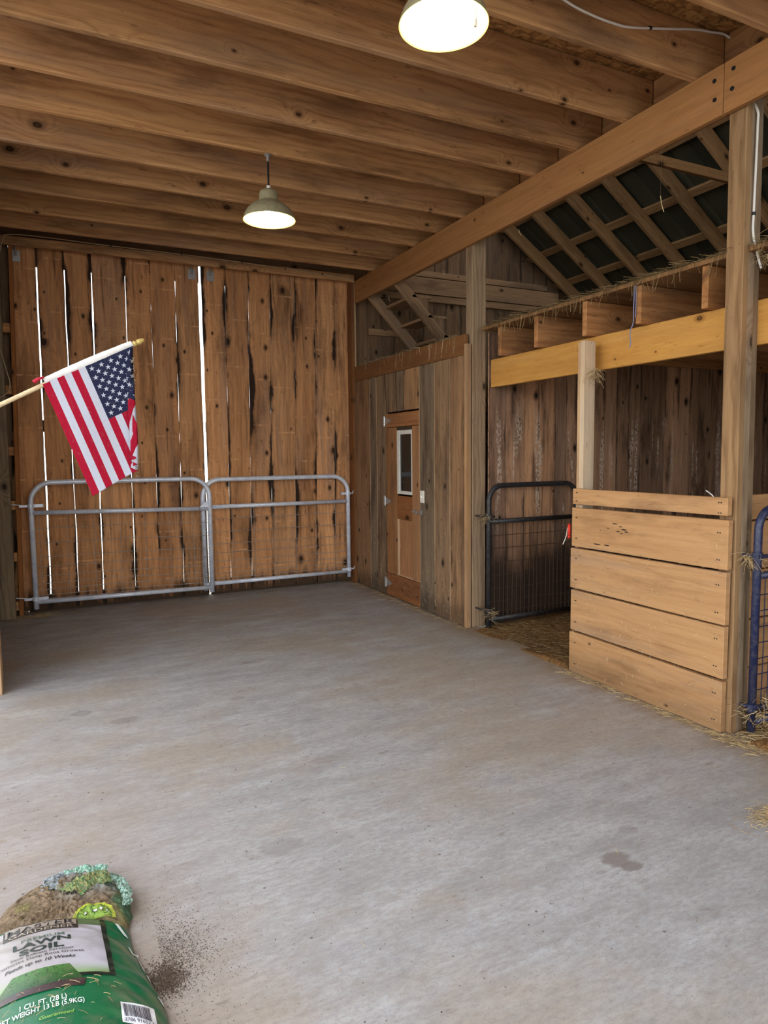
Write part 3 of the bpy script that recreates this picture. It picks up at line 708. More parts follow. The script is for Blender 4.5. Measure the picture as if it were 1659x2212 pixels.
g1=gate('galvanised pipe gate closed across the plank door behind the flag',7.575,-.255,1.512,.065,1.347,1.045,.135,.20,.026,(M['galv'],M['wire']),HZ,[-.19+.253*k for k in range(7)],'galvanised gates at the plank doors',dz=.035)
g2=gate('galvanised pipe gate closed across the plank door next to the tack room',7.635,1.450,3.215,.075,1.330,1.020,.145,.20,.026,(M['galv'],M['wire']),HZ,[1.52+.253*k for k in range(7)],'galvanised gates at the plank doors',dz=.0)
for z in (1.115,.17):
    m=MB(); m.tube([(-.255,7.575,z-.02),(-.255,7.575,z+.02)],.033,12); m.box((-.36,7.57,z-.012),(-.25,7.58,z+.012)); m.tube([(-.165,7.575,z),(-.14,7.575,z)],.016,8); m.tube([(-.43,7.595,z+.02),(-.34,7.58,z+.01)],.006,6); m.box((-.225,7.56,z-.015),(-.15,7.59,z+.015)); m.build('hinge',M['galv'],g1)
    z2=z-.0
    m=MB(); m.tube([(3.215,7.635,z2-.02),(3.215,7.635,z2+.02)],.033,12); m.box((3.12,7.62,z2-.015),(3.19,7.65,z2+.015)); m.tube([(3.24,7.635,z2),(3.275,7.635,z2+.0)],.008,8); m.tube([(3.27,7.62,z2),(3.28,7.60,z2+.04)],.008,8); m.build('hinge',M['galv'],g2)
# latch plate and chain on the first gate
m=MB(); vs=[(1.395,7.545,1.03),(1.495,7.545,1.03),(1.495,7.545,1.115)]; vs+=[(x,7.552,z) for x,y,z in vs]; m.add(vs,[(0,1,2),(5,4,3),(0,3,4,1),(1,4,5,2),(2,5,3,0)]); m.build('latch_plate',M['galv'],g1)
m=MB(); 
for k in range(26):
    z=1.02-k*.033; x=1.40+k*.0015
    m.tube([(x+.008*math.cos(a)*(1 if k%2 else .3),7.548+.008*math.cos(a)*(.3 if k%2 else 1),z+.018*math.sin(a)) for a in [2*PI*q/8 for q in range(9)]],.0026,5,caps=False)
m.build('chain',M['steel'],g1)
# dark gate swung open into the stall
g3=gate('dark pipe gate swung open into the stall beside the tan squared post',4.93,3.43,4.43,.03,1.305,.985,.10,.14,.023,(M['darkgate'],M['rustwire']),[.86,.745,.62,.50,.38,.26,.17],[3.49+.0478*k for k in range(20)])
for z in (1.03,.18):
    m=MB(); m.tube([(3.43,4.93,z-.022),(3.43,4.93,z+.022)],.03,12); m.tube([(3.43,4.93,z),(3.40,5.0,z),(3.40,5.10,z)],.009,8); m.tube([(3.37,4.915,z),(3.48,4.915,z)],.010,8); m.build('hinge',M['darkgate'],g3)
# navy gate by the laminated post
g4=gate('navy blue pipe gate hinged to the laminated post, cut off by the picture edge',2.385,3.437,4.70,.02,1.275,.905,.075,.115,.022,(M['bluegate'],M['bluewire']),[.80,.71,.62,.53,.44,.35,.26,.17],[3.50+.05*k for k in range(24)])
for z in (1.015,.16):
    m=MB(); m.tube([(3.437,2.385,z-.02),(3.437,2.385,z+.02)],.028,12); m.tube([(3.437,2.385,z),(3.425,2.42,z),(3.42,2.47,z)],.010,8); m.box((3.41,2.36,z-.010),(3.52,2.376,z+.010)); m.build('hinge',M['bluegate'],g4)

# red clip with a white string on the open gate
rc=empty('gate_clip',(3.52,3.73,1.0),'red plastic clip with a white string behind the edge of the stall boards','clip')
m=MB(); m.tube([(3.306+.014*math.cos(a),3.746+.014*math.cos(a),1.035+.038*math.sin(a)) for a in [2*PI*k/16 for k in range(17)]],.010,8,caps=False); m.tube([(3.306,3.746,1.0),(3.306,3.746,.975)],.011,8); m.build('clip_ring',M['redplastic'],rc,smooth=True)
m=MB(); m.tube([(3.308,3.748,1.07),(3.306,3.765,1.045),(3.308,3.778,.99),(3.30,3.79,.95),(3.295,3.80,.925)],.0032,6); m.build('string',M['string'],rc)
# blue twine
mb=MB(); mb.tube(spline([(3.44,3.29,2.69),(3.418,3.285,2.665),(3.412,3.283,2.60),(3.414,3.287,2.52),(3.410,3.284,2.43),(3.40,3.30,2.37),(3.404,3.297,2.30),(3.398,3.302,2.27)]),.0036,6); mb.tube(spline([(3.44,3.275,2.69),(3.417,3.272,2.66),(3.414,3.268,2.56),(3.417,3.273,2.46)]),.0030,6)
tag(mb.build('baling_twine',M['twine']),'faded blue baling twine hanging over a loft joist end','twine')

# ------------------------------------------------------------------ cables
mb=MB(); yc=2.768
mb.tube(spline([(2.05,yc,3.93),(2.36,yc,3.828),(2.55,yc,3.802),(2.70,yc,3.800),(2.81,yc,3.810),(3.08,yc,3.870),(3.29,yc,3.920),(3.42,yc,3.938),(3.52,yc-.01,3.944),(3.59,yc-.03,3.90),(3.61,yc-.07,3.80),(3.50,2.68,3.66),(3.448,2.56,3.52),(3.437,2.497-.015,3.40),(3.44,2.478,3.30),(3.425,2.472,2.89),(3.423,2.470,2.76),(3.455,2.466,2.66),(3.49,2.464,2.58)]),.0065,8)
ca=empty('electric_cable',(2.8,2.75,2.58),'white electric cable running along a joist and down the laminated post','cable')
mb.build('cable_run',M['cable'],ca,smooth=True)
for p,ax in (((2.95,yc,3.842),0),((3.424,2.470,2.86),2)):
    m=MB(); q=Vector(p); d=Vector((1,0,.25)) if ax==0 else Vector((0,0,1)); d.normalize(); m.tube([q-d*.008,q+d*.008],.0095,8); m.build('staple',M['black'],ca)
ca=empty('electric_cable',(1.4,7.55,3.65),'thin dusty cable stapled along the header over the plank doors','cable')
mb=MB(); mb.tube(spline([(-.40,7.553,3.55),(-.36,7.553,3.70),(-.30,7.553,3.742),(.013,7.553,3.752),(.43,7.553,3.744),(.87,7.553,3.742),(1.49,7.553,3.738),(2.0,7.553,3.728),(2.36,7.553,3.716),(2.8,7.553,3.704),(3.16,7.553,3.69),(3.26,7.553,3.672),(3.302,7.553,3.64)]),.006,6); mb.build('cable_run',M['oldcable'],ca,smooth=True)
for x,z in ((.6,3.743),(1.3,3.739),(1.95,3.729),(2.45,3.713),(2.9,3.701)):
    m=MB(); m.tube([(x-.007,7.552,z),(x+.007,7.552,z)],.009,6); m.build('staple',M['black'],ca)
mb=MB(); mb.tube(spline([(-.46,7.47,2.95),(-.452,7.465,2.72),(-.40,7.46,2.46),(-.37,7.455,2.32),(-.40,7.455,2.22),(-.50,7.46,2.16),(-.56,7.46,2.13)]),.007,6); tag(mb.build('electric_cable',M['oldcable'],smooth=True),'loose cable loop hanging on the weathered corner post','cable')

# ------------------------------------------------------------------ pendant lamps
def lamp(x,y,zr,ztop,R,label):
    k=R/.18
    g=empty('pendant_lamp',(x,y,zr),label,'lamp','barn pendant lamps')
    outp=[(.181,0),(.181,.006),(.176,.020),(.166,.045),(.150,.070),(.118,.098),(.082,.118),(.069,.126),(.067,.135),(.067,.175),(.060,.193),(.040,.205),(.012,.212),(.0,.212)]
    inp=[(.181,0),(.177,.002),(.172,.018),(.162,.043),(.146,.066),(.114,.093),(.078,.112),(.050,.118),(0,.120)]
    m=MB(); m.lathe([(a*k,b*k) for a,b in outp],(x,y,zr),56); m.build('lamp_shade',M['shade'],g,smooth=True)
    m=MB(); m.lathe([(a*k,b*k) for a,b in inp],(x,y,zr),56); m.build('shade_lining',M['shadein'],g,smooth=True)
    m=MB(); pr=[(0,.042),(.014,.043),(.024,.050),(.030,.062),(.030,.074),(.024,.090),(.015,.104),(.014,.118)]
    m.lathe([(a*k,b*k) for a,b in pr],(x,y,zr),24); m.build('bulb',M['bulb'],g,smooth=True)
    m=MB(); m.tube([(x,y,zr+.210*k),(x,y,ztop-.05)],.007,8); m.build('stem',M['black'],g)
    m=MB(); m.tube([(x,y,zr+.206*k),(x,y,zr+.232*k)],.014,10); m.build('socket_nut',M['plastic'],g)
    m=MB(); m.lathe([(.0,0),(.026,0),(.026,-.005),(.012,-.010),(.011,-.045),(.0,-.045)],(x,y,ztop),20); m.build('canopy',M['steel'],g)
    return g
lamp(1.414,4.690,3.228,3.669,.18,'small grey pendant lamp hanging on a long stem over the middle of the aisle')
l2=lamp(1.492,2.47,3.322,3.955,.181,'big bright pendant lamp at the top of the picture')
m=MB(); m.tube([(1.53,2.30,3.30),(1.534,2.298,3.275),(1.532,2.298,3.25)],.002,5); m.tube([(1.532,2.298,3.262),(1.530,2.298,3.235)],.006,6); m.build('cobweb_tuft',M['string'],l2)

# ------------------------------------------------------------------ flag on its pole
YF=4.2
fl=empty('flag_on_pole',(-.45,YF,1.74),'American flag on a slanting pale pole in front of the plank door','flag')
h0=Vector((-.050,YF,2.000)); h1=Vector((.425,YF,2.236)); hd=h1-h0
pdir=hd.normalized()
def ony_line(x): return h0.z+(x-h0.x)*hd.z/hd.x+.012
m=MB(); px=[-.63,-.25,0.,.44]; pts=[]
pts=[(-.63,YF,ony_line(-.63)-.10),(-.26,YF,1.885),(-.05,YF,1.997),(.20,YF,2.128),(.440,YF,2.252)]
m.tube(pts,.0125,10); m.build('pole',M['pole'],fl,smooth=True)
m=MB(); a=Vector((.432,YF,2.248)); prof=[(.012,0),(.017,.006),(.017,.016),(.011,.020),(.016,.028),(.017,.040),(.012,.058),(.009,.066),(.0,.068)]
rows_=[]
q=pdir.to_track_quat('Z','Y').to_matrix()
vs=[];fs=[];seg=14
for r,z in prof:
    for k in range(seg):
        an=2*PI*k/seg; vs.append(a+q@Vector((r*math.cos(an),r*math.sin(an),z)))
for i in range(len(prof)-1):
    for k in range(seg): fs.append((i*seg+k,i*seg+(k+1)%seg,(i+1)*seg+(k+1)%seg,(i+1)*seg+k))
m.add(vs,fs); m.build('finial',M['finial'],fl,smooth=True)
# sleeve around the pole
m=MB(); vs=[];fs=[];N=30
for i in range(N+1):
    t=lerp(.02,1.0,i/N); c=h0+hd*t+Vector((0,0,.014)); 
    for k in range(12):
        an=2*PI*k/12; wob=.002*noise.noise((t*14,k,0)); r=.0185+wob
        nrm=Vector((-pdir.z,0,pdir.x))
        vs.append(c+nrm*((r+.006*math.sin(PI*t))*math.sin(an))+Vector((0,-1,0))*(r*.9*math.cos(an)))
for i in range(N):
    for k in range(12): fs.append((i*12+k,i*12+(k+1)%12,(i+1)*12+(k+1)%12,(i+1)*12+k))
m.add(vs,fs); m.build('sleeve',M['sleeve'],fl,smooth=True)
# cloth
m=MB(); NS,NTT=110,120; fly=Vector((.270,0,-.600)); fly=Vector((.226,0,-.616))
XF=.424; WST=.040
vs=[];uv=[]
for i in range(NTT+1):
    t=i/NTT
    for j in range(NS+1):
        s=j/NS
        p=h0+hd*s+fly*t
        # bottom hem hangs a bit rounder at the outer corner
        p.z+=.012*math.sin(PI*s)*t-.01*t*t*(1-s)
        x=p.x; y=-.012-.012*math.sin(s*7+1.2*t)*t-.010*math.sin(t*5+s*3)*t
        xf=XF-.012*sm(.15,.6,t)*0+-.005*math.sin(t*6)*t
        if x>xf:
            d=x-xf; k=int(d/WST); fr=d/WST-k
            wst=WST
            if k%2==0: x=xf-wst*fr
            else: x=xf-wst*(1-fr)
            lay=min(k,5); yy=[-.026,-.020,-.0235,-.018,-.0215,-.017]
            y+= (yy[lay]*1.0) if k>0 else lerp(0,-.026,min(1,fr*3))
            if k>0: y+=.0
            if k%2==0 and fr<.15: x=xf+.004*math.sin(PI*fr/.15)
        vs.append((x,YF+y,p.z)); uv.append((t,s,0))
fs=[(i*(NS+1)+j,i*(NS+1)+j+1,(i+1)*(NS+1)+j+1,(i+1)*(NS+1)+j) for i in range(NTT) for j in range(NS)]
m.add(vs,fs,wc=uv)
def flagmat():
    g=NT('flag cloth'); wc=g.attr('wc'); sp=g.n('ShaderNodeSeparateXYZ'); g.l(wc,sp.inputs[0]); t,s=sp.outputs[0],sp.outputs[1]
    par=g.math('MODULO',g.math('FLOOR',g.math('MULTIPLY',s,12.9999)),2.)
    RED=srgb(178,28,56); WH=srgb(206,209,222); BL=srgb(46,50,78)
    col=g.mix(par,RED,WH)
    CL=.486
    can=g.math('MULTIPLY',g.math('LESS_THAN',t,CL),g.math('GREATER_THAN',s,6/13))
    # canton coordinates: cu along the fly, cv along the hoist, both in units where the canton is 12 x 10 cells
    cu=g.math('MULTIPLY',t,12/CL); cv=g.math('MULTIPLY',g.math('SUBTRACT',1.,s),10*13/7)
    star=None
    for par_ in (0,1):
        # lattice of odd columns/rows (0) or even columns/rows (1)
        o=1. if par_==0 else 0.
        fu=g.math('SUBTRACT',g.math('MULTIPLY',g.math('FRACT',g.math('MULTIPLY_ADD',cu,.5,.5-o*.5)),2.),1.)
        fv=g.math('SUBTRACT',g.math('MULTIPLY',g.math('FRACT',g.math('MULTIPLY_ADD',cv,.5,.5-o*.5)),2.),1.)
        # metres: one cell along the fly, one along the hoist; star points up the flag (towards canton top)
        mx=g.math('MULTIPLY',fu,.329/12); my=g.math('MULTIPLY',fv,-.2855/10)
        an=g.math('ARCTAN2',mx,my); r=g.math('SQRT',g.math('ADD',g.math('MULTIPLY',mx,mx),g.math('MULTIPLY',my,my)))
        st_=2*PI/5
        fa=g.math('ABSOLUTE',g.math('SUBTRACT',g.math('MULTIPLY',g.math('FRACT',g.math('MULTIPLY_ADD',an,1/st_,.5)),st_),st_/2))
        xx=g.math('MULTIPLY',r,g.math('COSINE',fa)); yy=g.math('MULTIPLY',r,g.math('SINE',fa))
        RS=.0165
        ins=g.math('LESS_THAN',g.math('ADD',g.math('MULTIPLY',xx,.2245),g.math('MULTIPLY',yy,.691)),.2245*RS)
        if par_==1:
            a=g.math('MULTIPLY',g.math('GREATER_THAN',cu,1.),g.math('LESS_THAN',cu,11.)); b=g.math('MULTIPLY',g.math('GREATER_THAN',cv,1.),g.math('LESS_THAN',cv,9.))
            ins=g.math('MULTIPLY',ins,g.math('MULTIPLY',a,b))
        star=ins if star is None else g.math('MAXIMUM',star,ins)
    cc=g.mix(star,BL,WH)
    col=g.mix(can,col,cc)
    dn=g.noise(g.vm('MULTIPLY',wc,(20,30,1)),1,4); col=g.mix(g.map(dn,.55,.75,0,.18),col,srgb(150,136,124))
    wv=g.noise(g.vm('MULTIPLY',wc,(500,120,1)),1,2); g.bump(wv,.08,.002)
    g.fin(col,.85,0,.1)
    tr=g.n('ShaderNodeBsdfTranslucent'); g.put(tr.inputs[0],col); ms=g.n('ShaderNodeMixShader'); ms.inputs[0].default_value=.25
    g.l(g.p.outputs[0],ms.inputs[1]); g.l(tr.outputs[0],ms.inputs[2]); g.l(ms.outputs[0],g.out.inputs[0])
    return g.m
cl=m.build('cloth',flagmat(),fl,smooth=True)
so=cl.modifiers.new('solid','SOLIDIFY'); so.thickness=.0012
# frayed threads along the fold and a red scrap at the lower end of the sleeve
m=MB()
for k in range(34):
    t=rng.uniform(.05,.95); z=lerp(2.22,1.40,t); x=.424-.004*t+rng.uniform(-.004,.004); L=rng.uniform(.005,.013); a=rng.uniform(-1.3,.9)
    m.tube([(x,YF-.03,z),(x+L*math.cos(a)*.7,YF-.032,z+L*math.sin(a)*.6),(x+L*math.cos(a),YF-.03,z+L*math.sin(a)-.004)],.0007,3)
m.build('frayed_threads',M['string'],fl)['kind']='stuff'
m=MB(); c=h0+Vector((-.012,-.02,.022)); m.tube([c+Vector((-.03,0,-.012)),c+Vector((-.01,-.006,.004)),c+Vector((.02,0,.018))],.012,8,r2=.006); m.build('red_scrap',plain('red scrap',srgb(190,40,62),.85),fl,smooth=True)
# bracket on the side wall carrying the pole
m=MB(); m.box((-.634,YF-.05,1.60),(-.60,YF+.05,1.78)); m.tube([(-.61,YF,pts[0][2]-.005),(-.50,YF,pts[0][2]+.062)],.018,10); m.build('bracket',M['steel'],fl)

# ------------------------------------------------------------------ bag of lawn soil
O2=Vector((.1395,2.374)); UV_=Vector((.987,-.159)); VV=Vector((.038,-.999)); BW,BL_=.50,.72
def bh(u,v,wr=True):
    e=.05*sm(.15,.5,v); a=min(max((u+e)/(BW+e),0),1); H=(.09+.035*sm(0,.3,v))*(.3+.7*sm(.056,.088,v)); H*=1-.8*sm(.62,.72,v)
    z=.010+H*(math.sin(PI*a)**.6)
    if wr:
        ed=sm(.16,.02,u)
        w=.5+.5*math.sin(v*95+u*30+3*noise.noise((u*6,v*6,0)))
        z+=-.005*ed*w*sm(.0,.05,u+e)
        z+=-.004*sm(.5,.8,.5+.5*math.sin(v*60-u*22+4*noise.noise((u*4,v*4,2))))*sm(.35,.05,v)
        z+=.004*noise.noise((u*9,v*9,4))*sm(0,.06,u+e)
    return max(z,.008)
def bag(u,v,off=0.):
    p=O2-UV_*u+VV*v
    return (p.x,p.y,bh(u,v)+off)
def patch(poly_uv,n,m_,colf,off,mb):
    """bilinear patch from 4 uv corners (tl,tr,br,bl) laid on the bag"""
    (a,b,c,d)=poly_uv; vs=[];cs=[]
    for j in range(m_+1):
        for i in range(n+1):
            s=i/n;t=j/m_
            u=lerp(lerp(a[0],b[0],s),lerp(d[0],c[0],s),t); v=lerp(lerp(a[1],b[1],s),lerp(d[1],c[1],s),t)
            vs.append(bag(u,v,off)); cs.append(colf(u,v,s,t)[:3])
    fs=[(j*(n+1)+i,(j+1)*(n+1)+i,(j+1)*(n+1)+i+1,j*(n+1)+i+1) for j in range(m_) for i in range(n)]
    mb.add(vs,fs,col=cs)
bg=empty('lawn_soil_bag',(-.05,2.05,0),'green and white plastic bag of lawn soil lying on the floor','bag')
GREEN=srgb(16,98,62)
m=MB(); nu,nv=70,100; vs=[];cs=[]
for j in range(nv+1):
    v=lerp(.060,BL_,j/nv); e=.05*sm(.15,.5,v)
    for i in range(nu+1):
        u=lerp(-e,BW,i/nu); z=bag(u,v); vs.append(z)
        d=max(0,noise.noise((u*5,v*24+u*30,1))+.12)*sm(.13,.0,u)*1.1+.55*sm(.05,.0,v)*(.6+.4*noise.noise((u*20,v*20,0)))
        cs.append(tuple(lerp(GREEN[k],srgb(136,124,104)[k],min(1,d)) for k in range(3)))
fs=[(j*(nu+1)+i,(j+1)*(nu+1)+i,(j+1)*(nu+1)+i+1,j*(nu+1)+i+1) for j in range(nv) for i in range(nu)]
nb=len(vs)
for j in range(nv+1):
    for i in range(nu+1):
        p=vs[j*(nu+1)+i]; vs.append((p[0],p[1],.003)); cs.append(GREEN[:3])
fs+=[(nb+j*(nu+1)+i,nb+j*(nu+1)+i+1,nb+(j+1)*(nu+1)+i+1,nb+(j+1)*(nu+1)+i) for j in range(nv) for i in range(nu)]
for i in range(nu): fs+=[(i,i+1,nb+i+1,nb+i)]; a=nv*(nu+1)+i; fs+=[(a+1,a,nb+a,nb+a+1)]
for j in range(nv): a=j*(nu+1); b=a+nu+1; fs+=[(b,a,nb+a,nb+b)]; a+=nu; b+=nu; fs+=[(a,b,nb+b,nb+a)]
m.add(vs,fs,col=cs); m.build('bag_body',M['print'],bg,smooth=True)
DG=srgb(22,34,28)
def labcol(u,v,s,t):
    w=srgb(184,182,194); gr=srgb(146,136,128); ln=srgb(124,160,92)
    c=[lerp(w[k],gr[k],sm(.12,.32,u)*.7) for k in range(3)]
    dd=min(.9,1.3*max(0,noise.noise((u*9,v*34+u*9,3)))*sm(.34,.12,v))
    c=[lerp(c[k],srgb(112,98,86)[k],dd) for k in range(3)]
    return [lerp(c[k],ln[k],sm(.345,.40,v)*.9) for k in range(3)]
m=MB(); patch([(.455,.096),(.09,.100),(.088,.398),(.455,.398)],46,50,labcol,.0016,m); m.build('label_panel',M['print'],bg,smooth=True)
m=MB(); patch([(.157,.088),(.09,.090),(.09,.136),(.157,.136)],12,6,lambda u,v,s,t:srgb(84,104,70),.0020,m); m.build('label_top_band',M['print'],bg,smooth=True)
m=MB(); f=lambda u,v,s,t:DG
patch([(.0905,.092),(.0755,.092),(.0735,.410),(.0885,.410)],2,60,f,.0024,m); patch([(.20,.397),(.0735,.397),(.0735,.411),(.20,.411)],24,2,f,.0024,m); m.build('label_border',M['print'],bg)
def gcol(u,v,s,t):
    n=1.6*noise.noise((u*300,v*160,0))+.6*noise.noise((u*90,v*60,4)); a=srgb(30,72,38); b=srgb(72,116,54)
    return [lerp(lerp(b[k],a[k],t),a[k]*.55,max(0,n)) for k in range(3)]
m=MB(); patch([(.342,.352),(.192,.354),(.158,.424),(.392,.420)],90,50,gcol,.0026,m); m.build('grass_picture',M['print'],bg)
def scol(u,v,s,t):
    n=noise.noise((u*260,v*260,0)); return [lerp(c,c*2.4,max(0,n)) for c in srgb(56,40,42)[:3]]
m=MB(); patch([(.400,.416),(.152,.424),(.160,.453),(.400,.440)],110,16,scol,.0030,m); m.build('soil_picture',M['print'],bg)

def text_mesh(txt,bold=0.,shear=0.):
    cu=bpy.data.curves.new('tmp','FONT'); cu.body=txt; cu.size=1; cu.offset=bold; cu.shear=shear; cu.resolution_u=3
    o=bpy.data.objects.new('tmp',cu); COL.objects.link(o); dg=bpy.context.evaluated_depsgraph_get(); dg.update()
    me=bpy.data.meshes.new_from_object(o.evaluated_get(dg)); 
    vs=[tuple(v.co) for v in me.vertices]; fs=[tuple(p.vertices) for p in me.polygons]
    bpy.data.objects.remove(o); bpy.data.curves.remove(cu); bpy.data.meshes.remove(me)
    return vs,fs
def bag_text(name,txt,uL,uR,v,h,col,bold=0.,shear=0.,off=.0036,par=None):
    vs,fs=text_mesh(txt,bold,shear); x0=min(p[0] for p in vs); x1=max(p[0] for p in vs); y1=.69
    out=[]
    for p in vs:
        u=lerp(uL,uR,(p[0]-x0)/(x1-x0)); out.append(bag(u,v-p[1]/y1*h,off))
    m=MB(); m.add(out,fs,col=col[:3]); o=m.build(name,M['print'],par or bg)
    return o
BK=srgb(30,32,34); PW=srgb(224,236,232); GY=srgb(86,104,92)
m=MB(); patch([(.372,.088),(.157,.090),(.157,.162),(.372,.160)],30,12,lambda u,v,s,t:srgb(44,40,38),.0024,m); patch([(.367,.092),(.161,.094),(.161,.134),(.367,.132)],30,8,lambda u,v,s,t:srgb(150,138,128),.0030,m); m.build('brand_box',M['print'],bg)
bag_text('brand_lettering','MASTER',.360,.166,.130,.030,BK,.01)
bag_text('brand_lettering','GARDENER',.356,.170,.158,.019,srgb(176,164,150),.0)
bag_text('lettering','PREMIUM',.320,.199,.201,.015,GY,.004)
bag_text('lettering','LAWN',.342,.182,.234,.026,srgb(34,50,46),.03)
bag_text('lettering','SOIL',.325,.202,.271,.026,srgb(34,50,46),.03)
bag_text('lettering','Slow Release Fertilizer',.348,.176,.287,.0105,BK)
bag_text('lettering','Promotes Deep Root Growth',.388,.149,.303,.0105,BK)
bag_text('lettering','Feeds up to 10 Weeks',.362,.174,.327,.0125,BK,.012,.25)
bag_text('lettering','1 CU. FT. (28 L)',.322,.206,.496,.018,PW,.012)
bag_text('lettering','NET WEIGHT 13 LB (5.9KG)',.378,.163,.518,.017,PW,.012)
bag_text('lettering','Guaranteed',.275,.190,.552,.012,srgb(150,190,80),.0,.3)
m=MB(); patch([(.074,.517),(-.012,.517),(-.012,.592),(.077,.592)],14,10,lambda u,v,s,t:srgb(232,234,240),.0030,m); bc=m.build('barcode_label',M['print'],bg,smooth=True)
m=MB(); u=.069
while u>.0:
    w=rng.choice((.0008,.0014,.0022)); patch([(u,.524),(u-w,.524),(u-w,.572),(u,.572)],1,8,lambda a,b,s,t:srgb(34,30,60),.0042,m); u-=w+rng.choice((.0009,.0014,.0020))
m.build('bars',M['print'],bc)
bag_text('digits','2786 91652 5',.070,-.004,.586,.010,srgb(34,30,60),0,0,.0044,bc)
# white side lettering scraps on the gusset
for (u0,v0,u1,v1,w) in ((.045,.100,.022,.150,.012),(.020,.215,.010,.250,.006),(.008,.250,-.006,.215,.006),(-.004,.27,-.012,.33,.005),(-.016,.345,-.020,.375,.006),(-.030,.445,-.040,.470,.012)):
    m=MB(); patch([(u0,v0),(u0-w,v0),(u1-w,v1),(u1,v1)],2,8,lambda a,b,s,t:srgb(222,230,228),.0030,m); m.build('side_print',M['print'],bg)
# straw bits on the bag
m=MB()
for k in range(46):
    u=rng.uniform(.05,.40);v=rng.uniform(.40,.60); a=rng.uniform(0,PI); L=rng.uniform(.008,.03)
    p0=bag(u,v,.006);p1=bag(u+L*math.cos(a)*.5,v+L*math.sin(a)*.5,.008);p2=bag(u+L*math.cos(a),v+L*math.sin(a),.006); m.tube([p0,p1,p2],.0007,3,col=(rng.random(),0,0))
m.build('straw_bits',M['straw'],bg)['kind']='stuff'

# crumpled older bag under it
b2=empty('crumpled_bag',(-.05,2.5,0),'dusty crumpled torn bag under the top end of the lawn soil bag','bag')
bd=[(-.30,2.30),(-.275,2.48),(-.20,2.62),(-.11,2.68),(.0,2.672),(.085,2.60),(.150,2.50),(.158,2.40),(.140,2.30),(.10,2.20),(-.1,2.16),(-.25,2.2)]
cx_,cy_=-.05,2.42; m=MB(); vs=[(cx_,cy_,.075)];cs=[srgb(140,116,90)[:3]];NA,NR=260,60
import bisect
an_=sorted([(math.atan2(y-cy_,x-cx_),math.hypot(x-cx_,y-cy_)) for x,y in bd]); 
def rad(a):
    for k in range(len(an_)):
        a0,r0=an_[k]; a1,r1=an_[(k+1)%len(an_)]
        if k==len(an_)-1: a1+=2*PI
        aa=a if a>=an_[0][0] else a+2*PI
        if a0<=aa<=a1: return lerp(r0,r1,(aa-a0)/(a1-a0))
    return an_[0][1]
def skz(x,y):
    f=min(1,math.hypot(x-cx_,y-cy_)/rad(math.atan2(y-cy_,x-cx_)))
    dome=.072*(1-f**3)**.6
    cr=.012*noise.noise((x*14,y*14,0))+.012*(1-abs(noise.noise((x*16+y*12,y*34-x*10,5)))*2.6)+.005*(1-3*abs(noise.noise((x*70,y*70,2))))+.003*noise.noise((x*200,y*200,8))
    return max(min(.006+dome+cr*(1-f**6),lerp(.03,.12,sm(2.285,2.37,y))),.005),cr
for i in range(1,NR+1):
    for k in range(NA):
        a=-PI+2*PI*k/NA; f=i/NR; r=rad(a)*f*(1+.03*noise.noise((a*6,f*3,1))); x=cx_+r*math.cos(a); y=cy_+r*math.sin(a)
        z,cr=skz(x,y); vs.append((x,y,z))
        n1=noise.noise((x*9,y*9,7)); n2=noise.noise((x*60,y*60,3))
        tan=srgb(132,112,90); gn=srgb(70,112,82); gw=srgb(140,146,142); yl=srgb(140,134,82)
        w=sm(-.09,.02,x+.1*n1); c=[lerp(tan[q],gw[q],w*sm(2.40,2.52,y)) for q in range(3)]
        c=[lerp(c[q],gn[q],sm(.02,.12,x)*sm(-.1,.35,n1)*.9) for q in range(3)]
        c=[lerp(c[q],yl[q],sm(.2,.5,noise.noise((x*14,y*14,11)))*.6) for q in range(3)]
        c=[max(.004,c[q]*(1+.6*n2-.5*max(0,.2-cr*20)*.3)) for q in range(3)]
        cs.append(tuple(c))
fs=[(0,1+k,1+(k+1)%NA) for k in range(NA)]
for i in range(NR-1):
    for k in range(NA): a=1+i*NA; fs.append((a+k,a+NA+k,a+NA+(k+1)%NA,a+(k+1)%NA))
m.add(vs,fs,col=cs); m.build('bag_skin',M['dustyprint'],b2,smooth=True)
def rumple(name,pts,w,colA,colB,seed,zh):
    m=MB(); n=80; k=24; vs=[];cs=[]
    P=[Vector(p) for p in pts]
    for i in range(n+1):
        t=i/n*(len(P)-1); a=min(int(t),len(P)-2); c=P[a].lerp(P[a+1],t-a)
        d=(P[a+1]-P[a]).normalized(); sd=Vector((-d.y,d.x,0))
        for j in range(k+1):
            s=j/k-.5; q=c+sd*(s*w*(1+.35*noise.noise((i*.15,seed,0))))
            z=q.z+zh*(1-4*s*s)*.7+.009*noise.noise((q.x*30,q.y*30,seed))+.005*(1-3*abs(noise.noise((q.x*60,q.y*60,seed))))+.004*noise.noise((q.x*170,q.y*170,seed))
            vs.append((q.x,q.y,max(z,.006))); f=sm(-.15,.25,noise.noise((q.x*120,q.y*120,seed+3)))
            cs.append(tuple(lerp(colA[q_],colB[q_],f) for q_ in range(3)))
    fs=[(i*(k+1)+j,(i+1)*(k+1)+j,(i+1)*(k+1)+j+1,i*(k+1)+j+1) for i in range(n) for j in range(k)]
    m.add(vs,fs,col=cs); o=m.build(name,M['dustyprint'],b2,smooth=False); return o
rumple('torn_edge',[(-.085,2.52,.075),(-.075,2.60,.060),(-.045,2.65,.05)],.10,srgb(166,176,182),srgb(110,120,124),2,.02)['label']='grey-white granular torn lining'
rumple('torn_edge',[(-.05,2.655,.05),(.03,2.655,.052),(.095,2.62,.045)],.05,srgb(112,172,146),srgb(190,218,208),5,.012)['label']='mint torn lining'
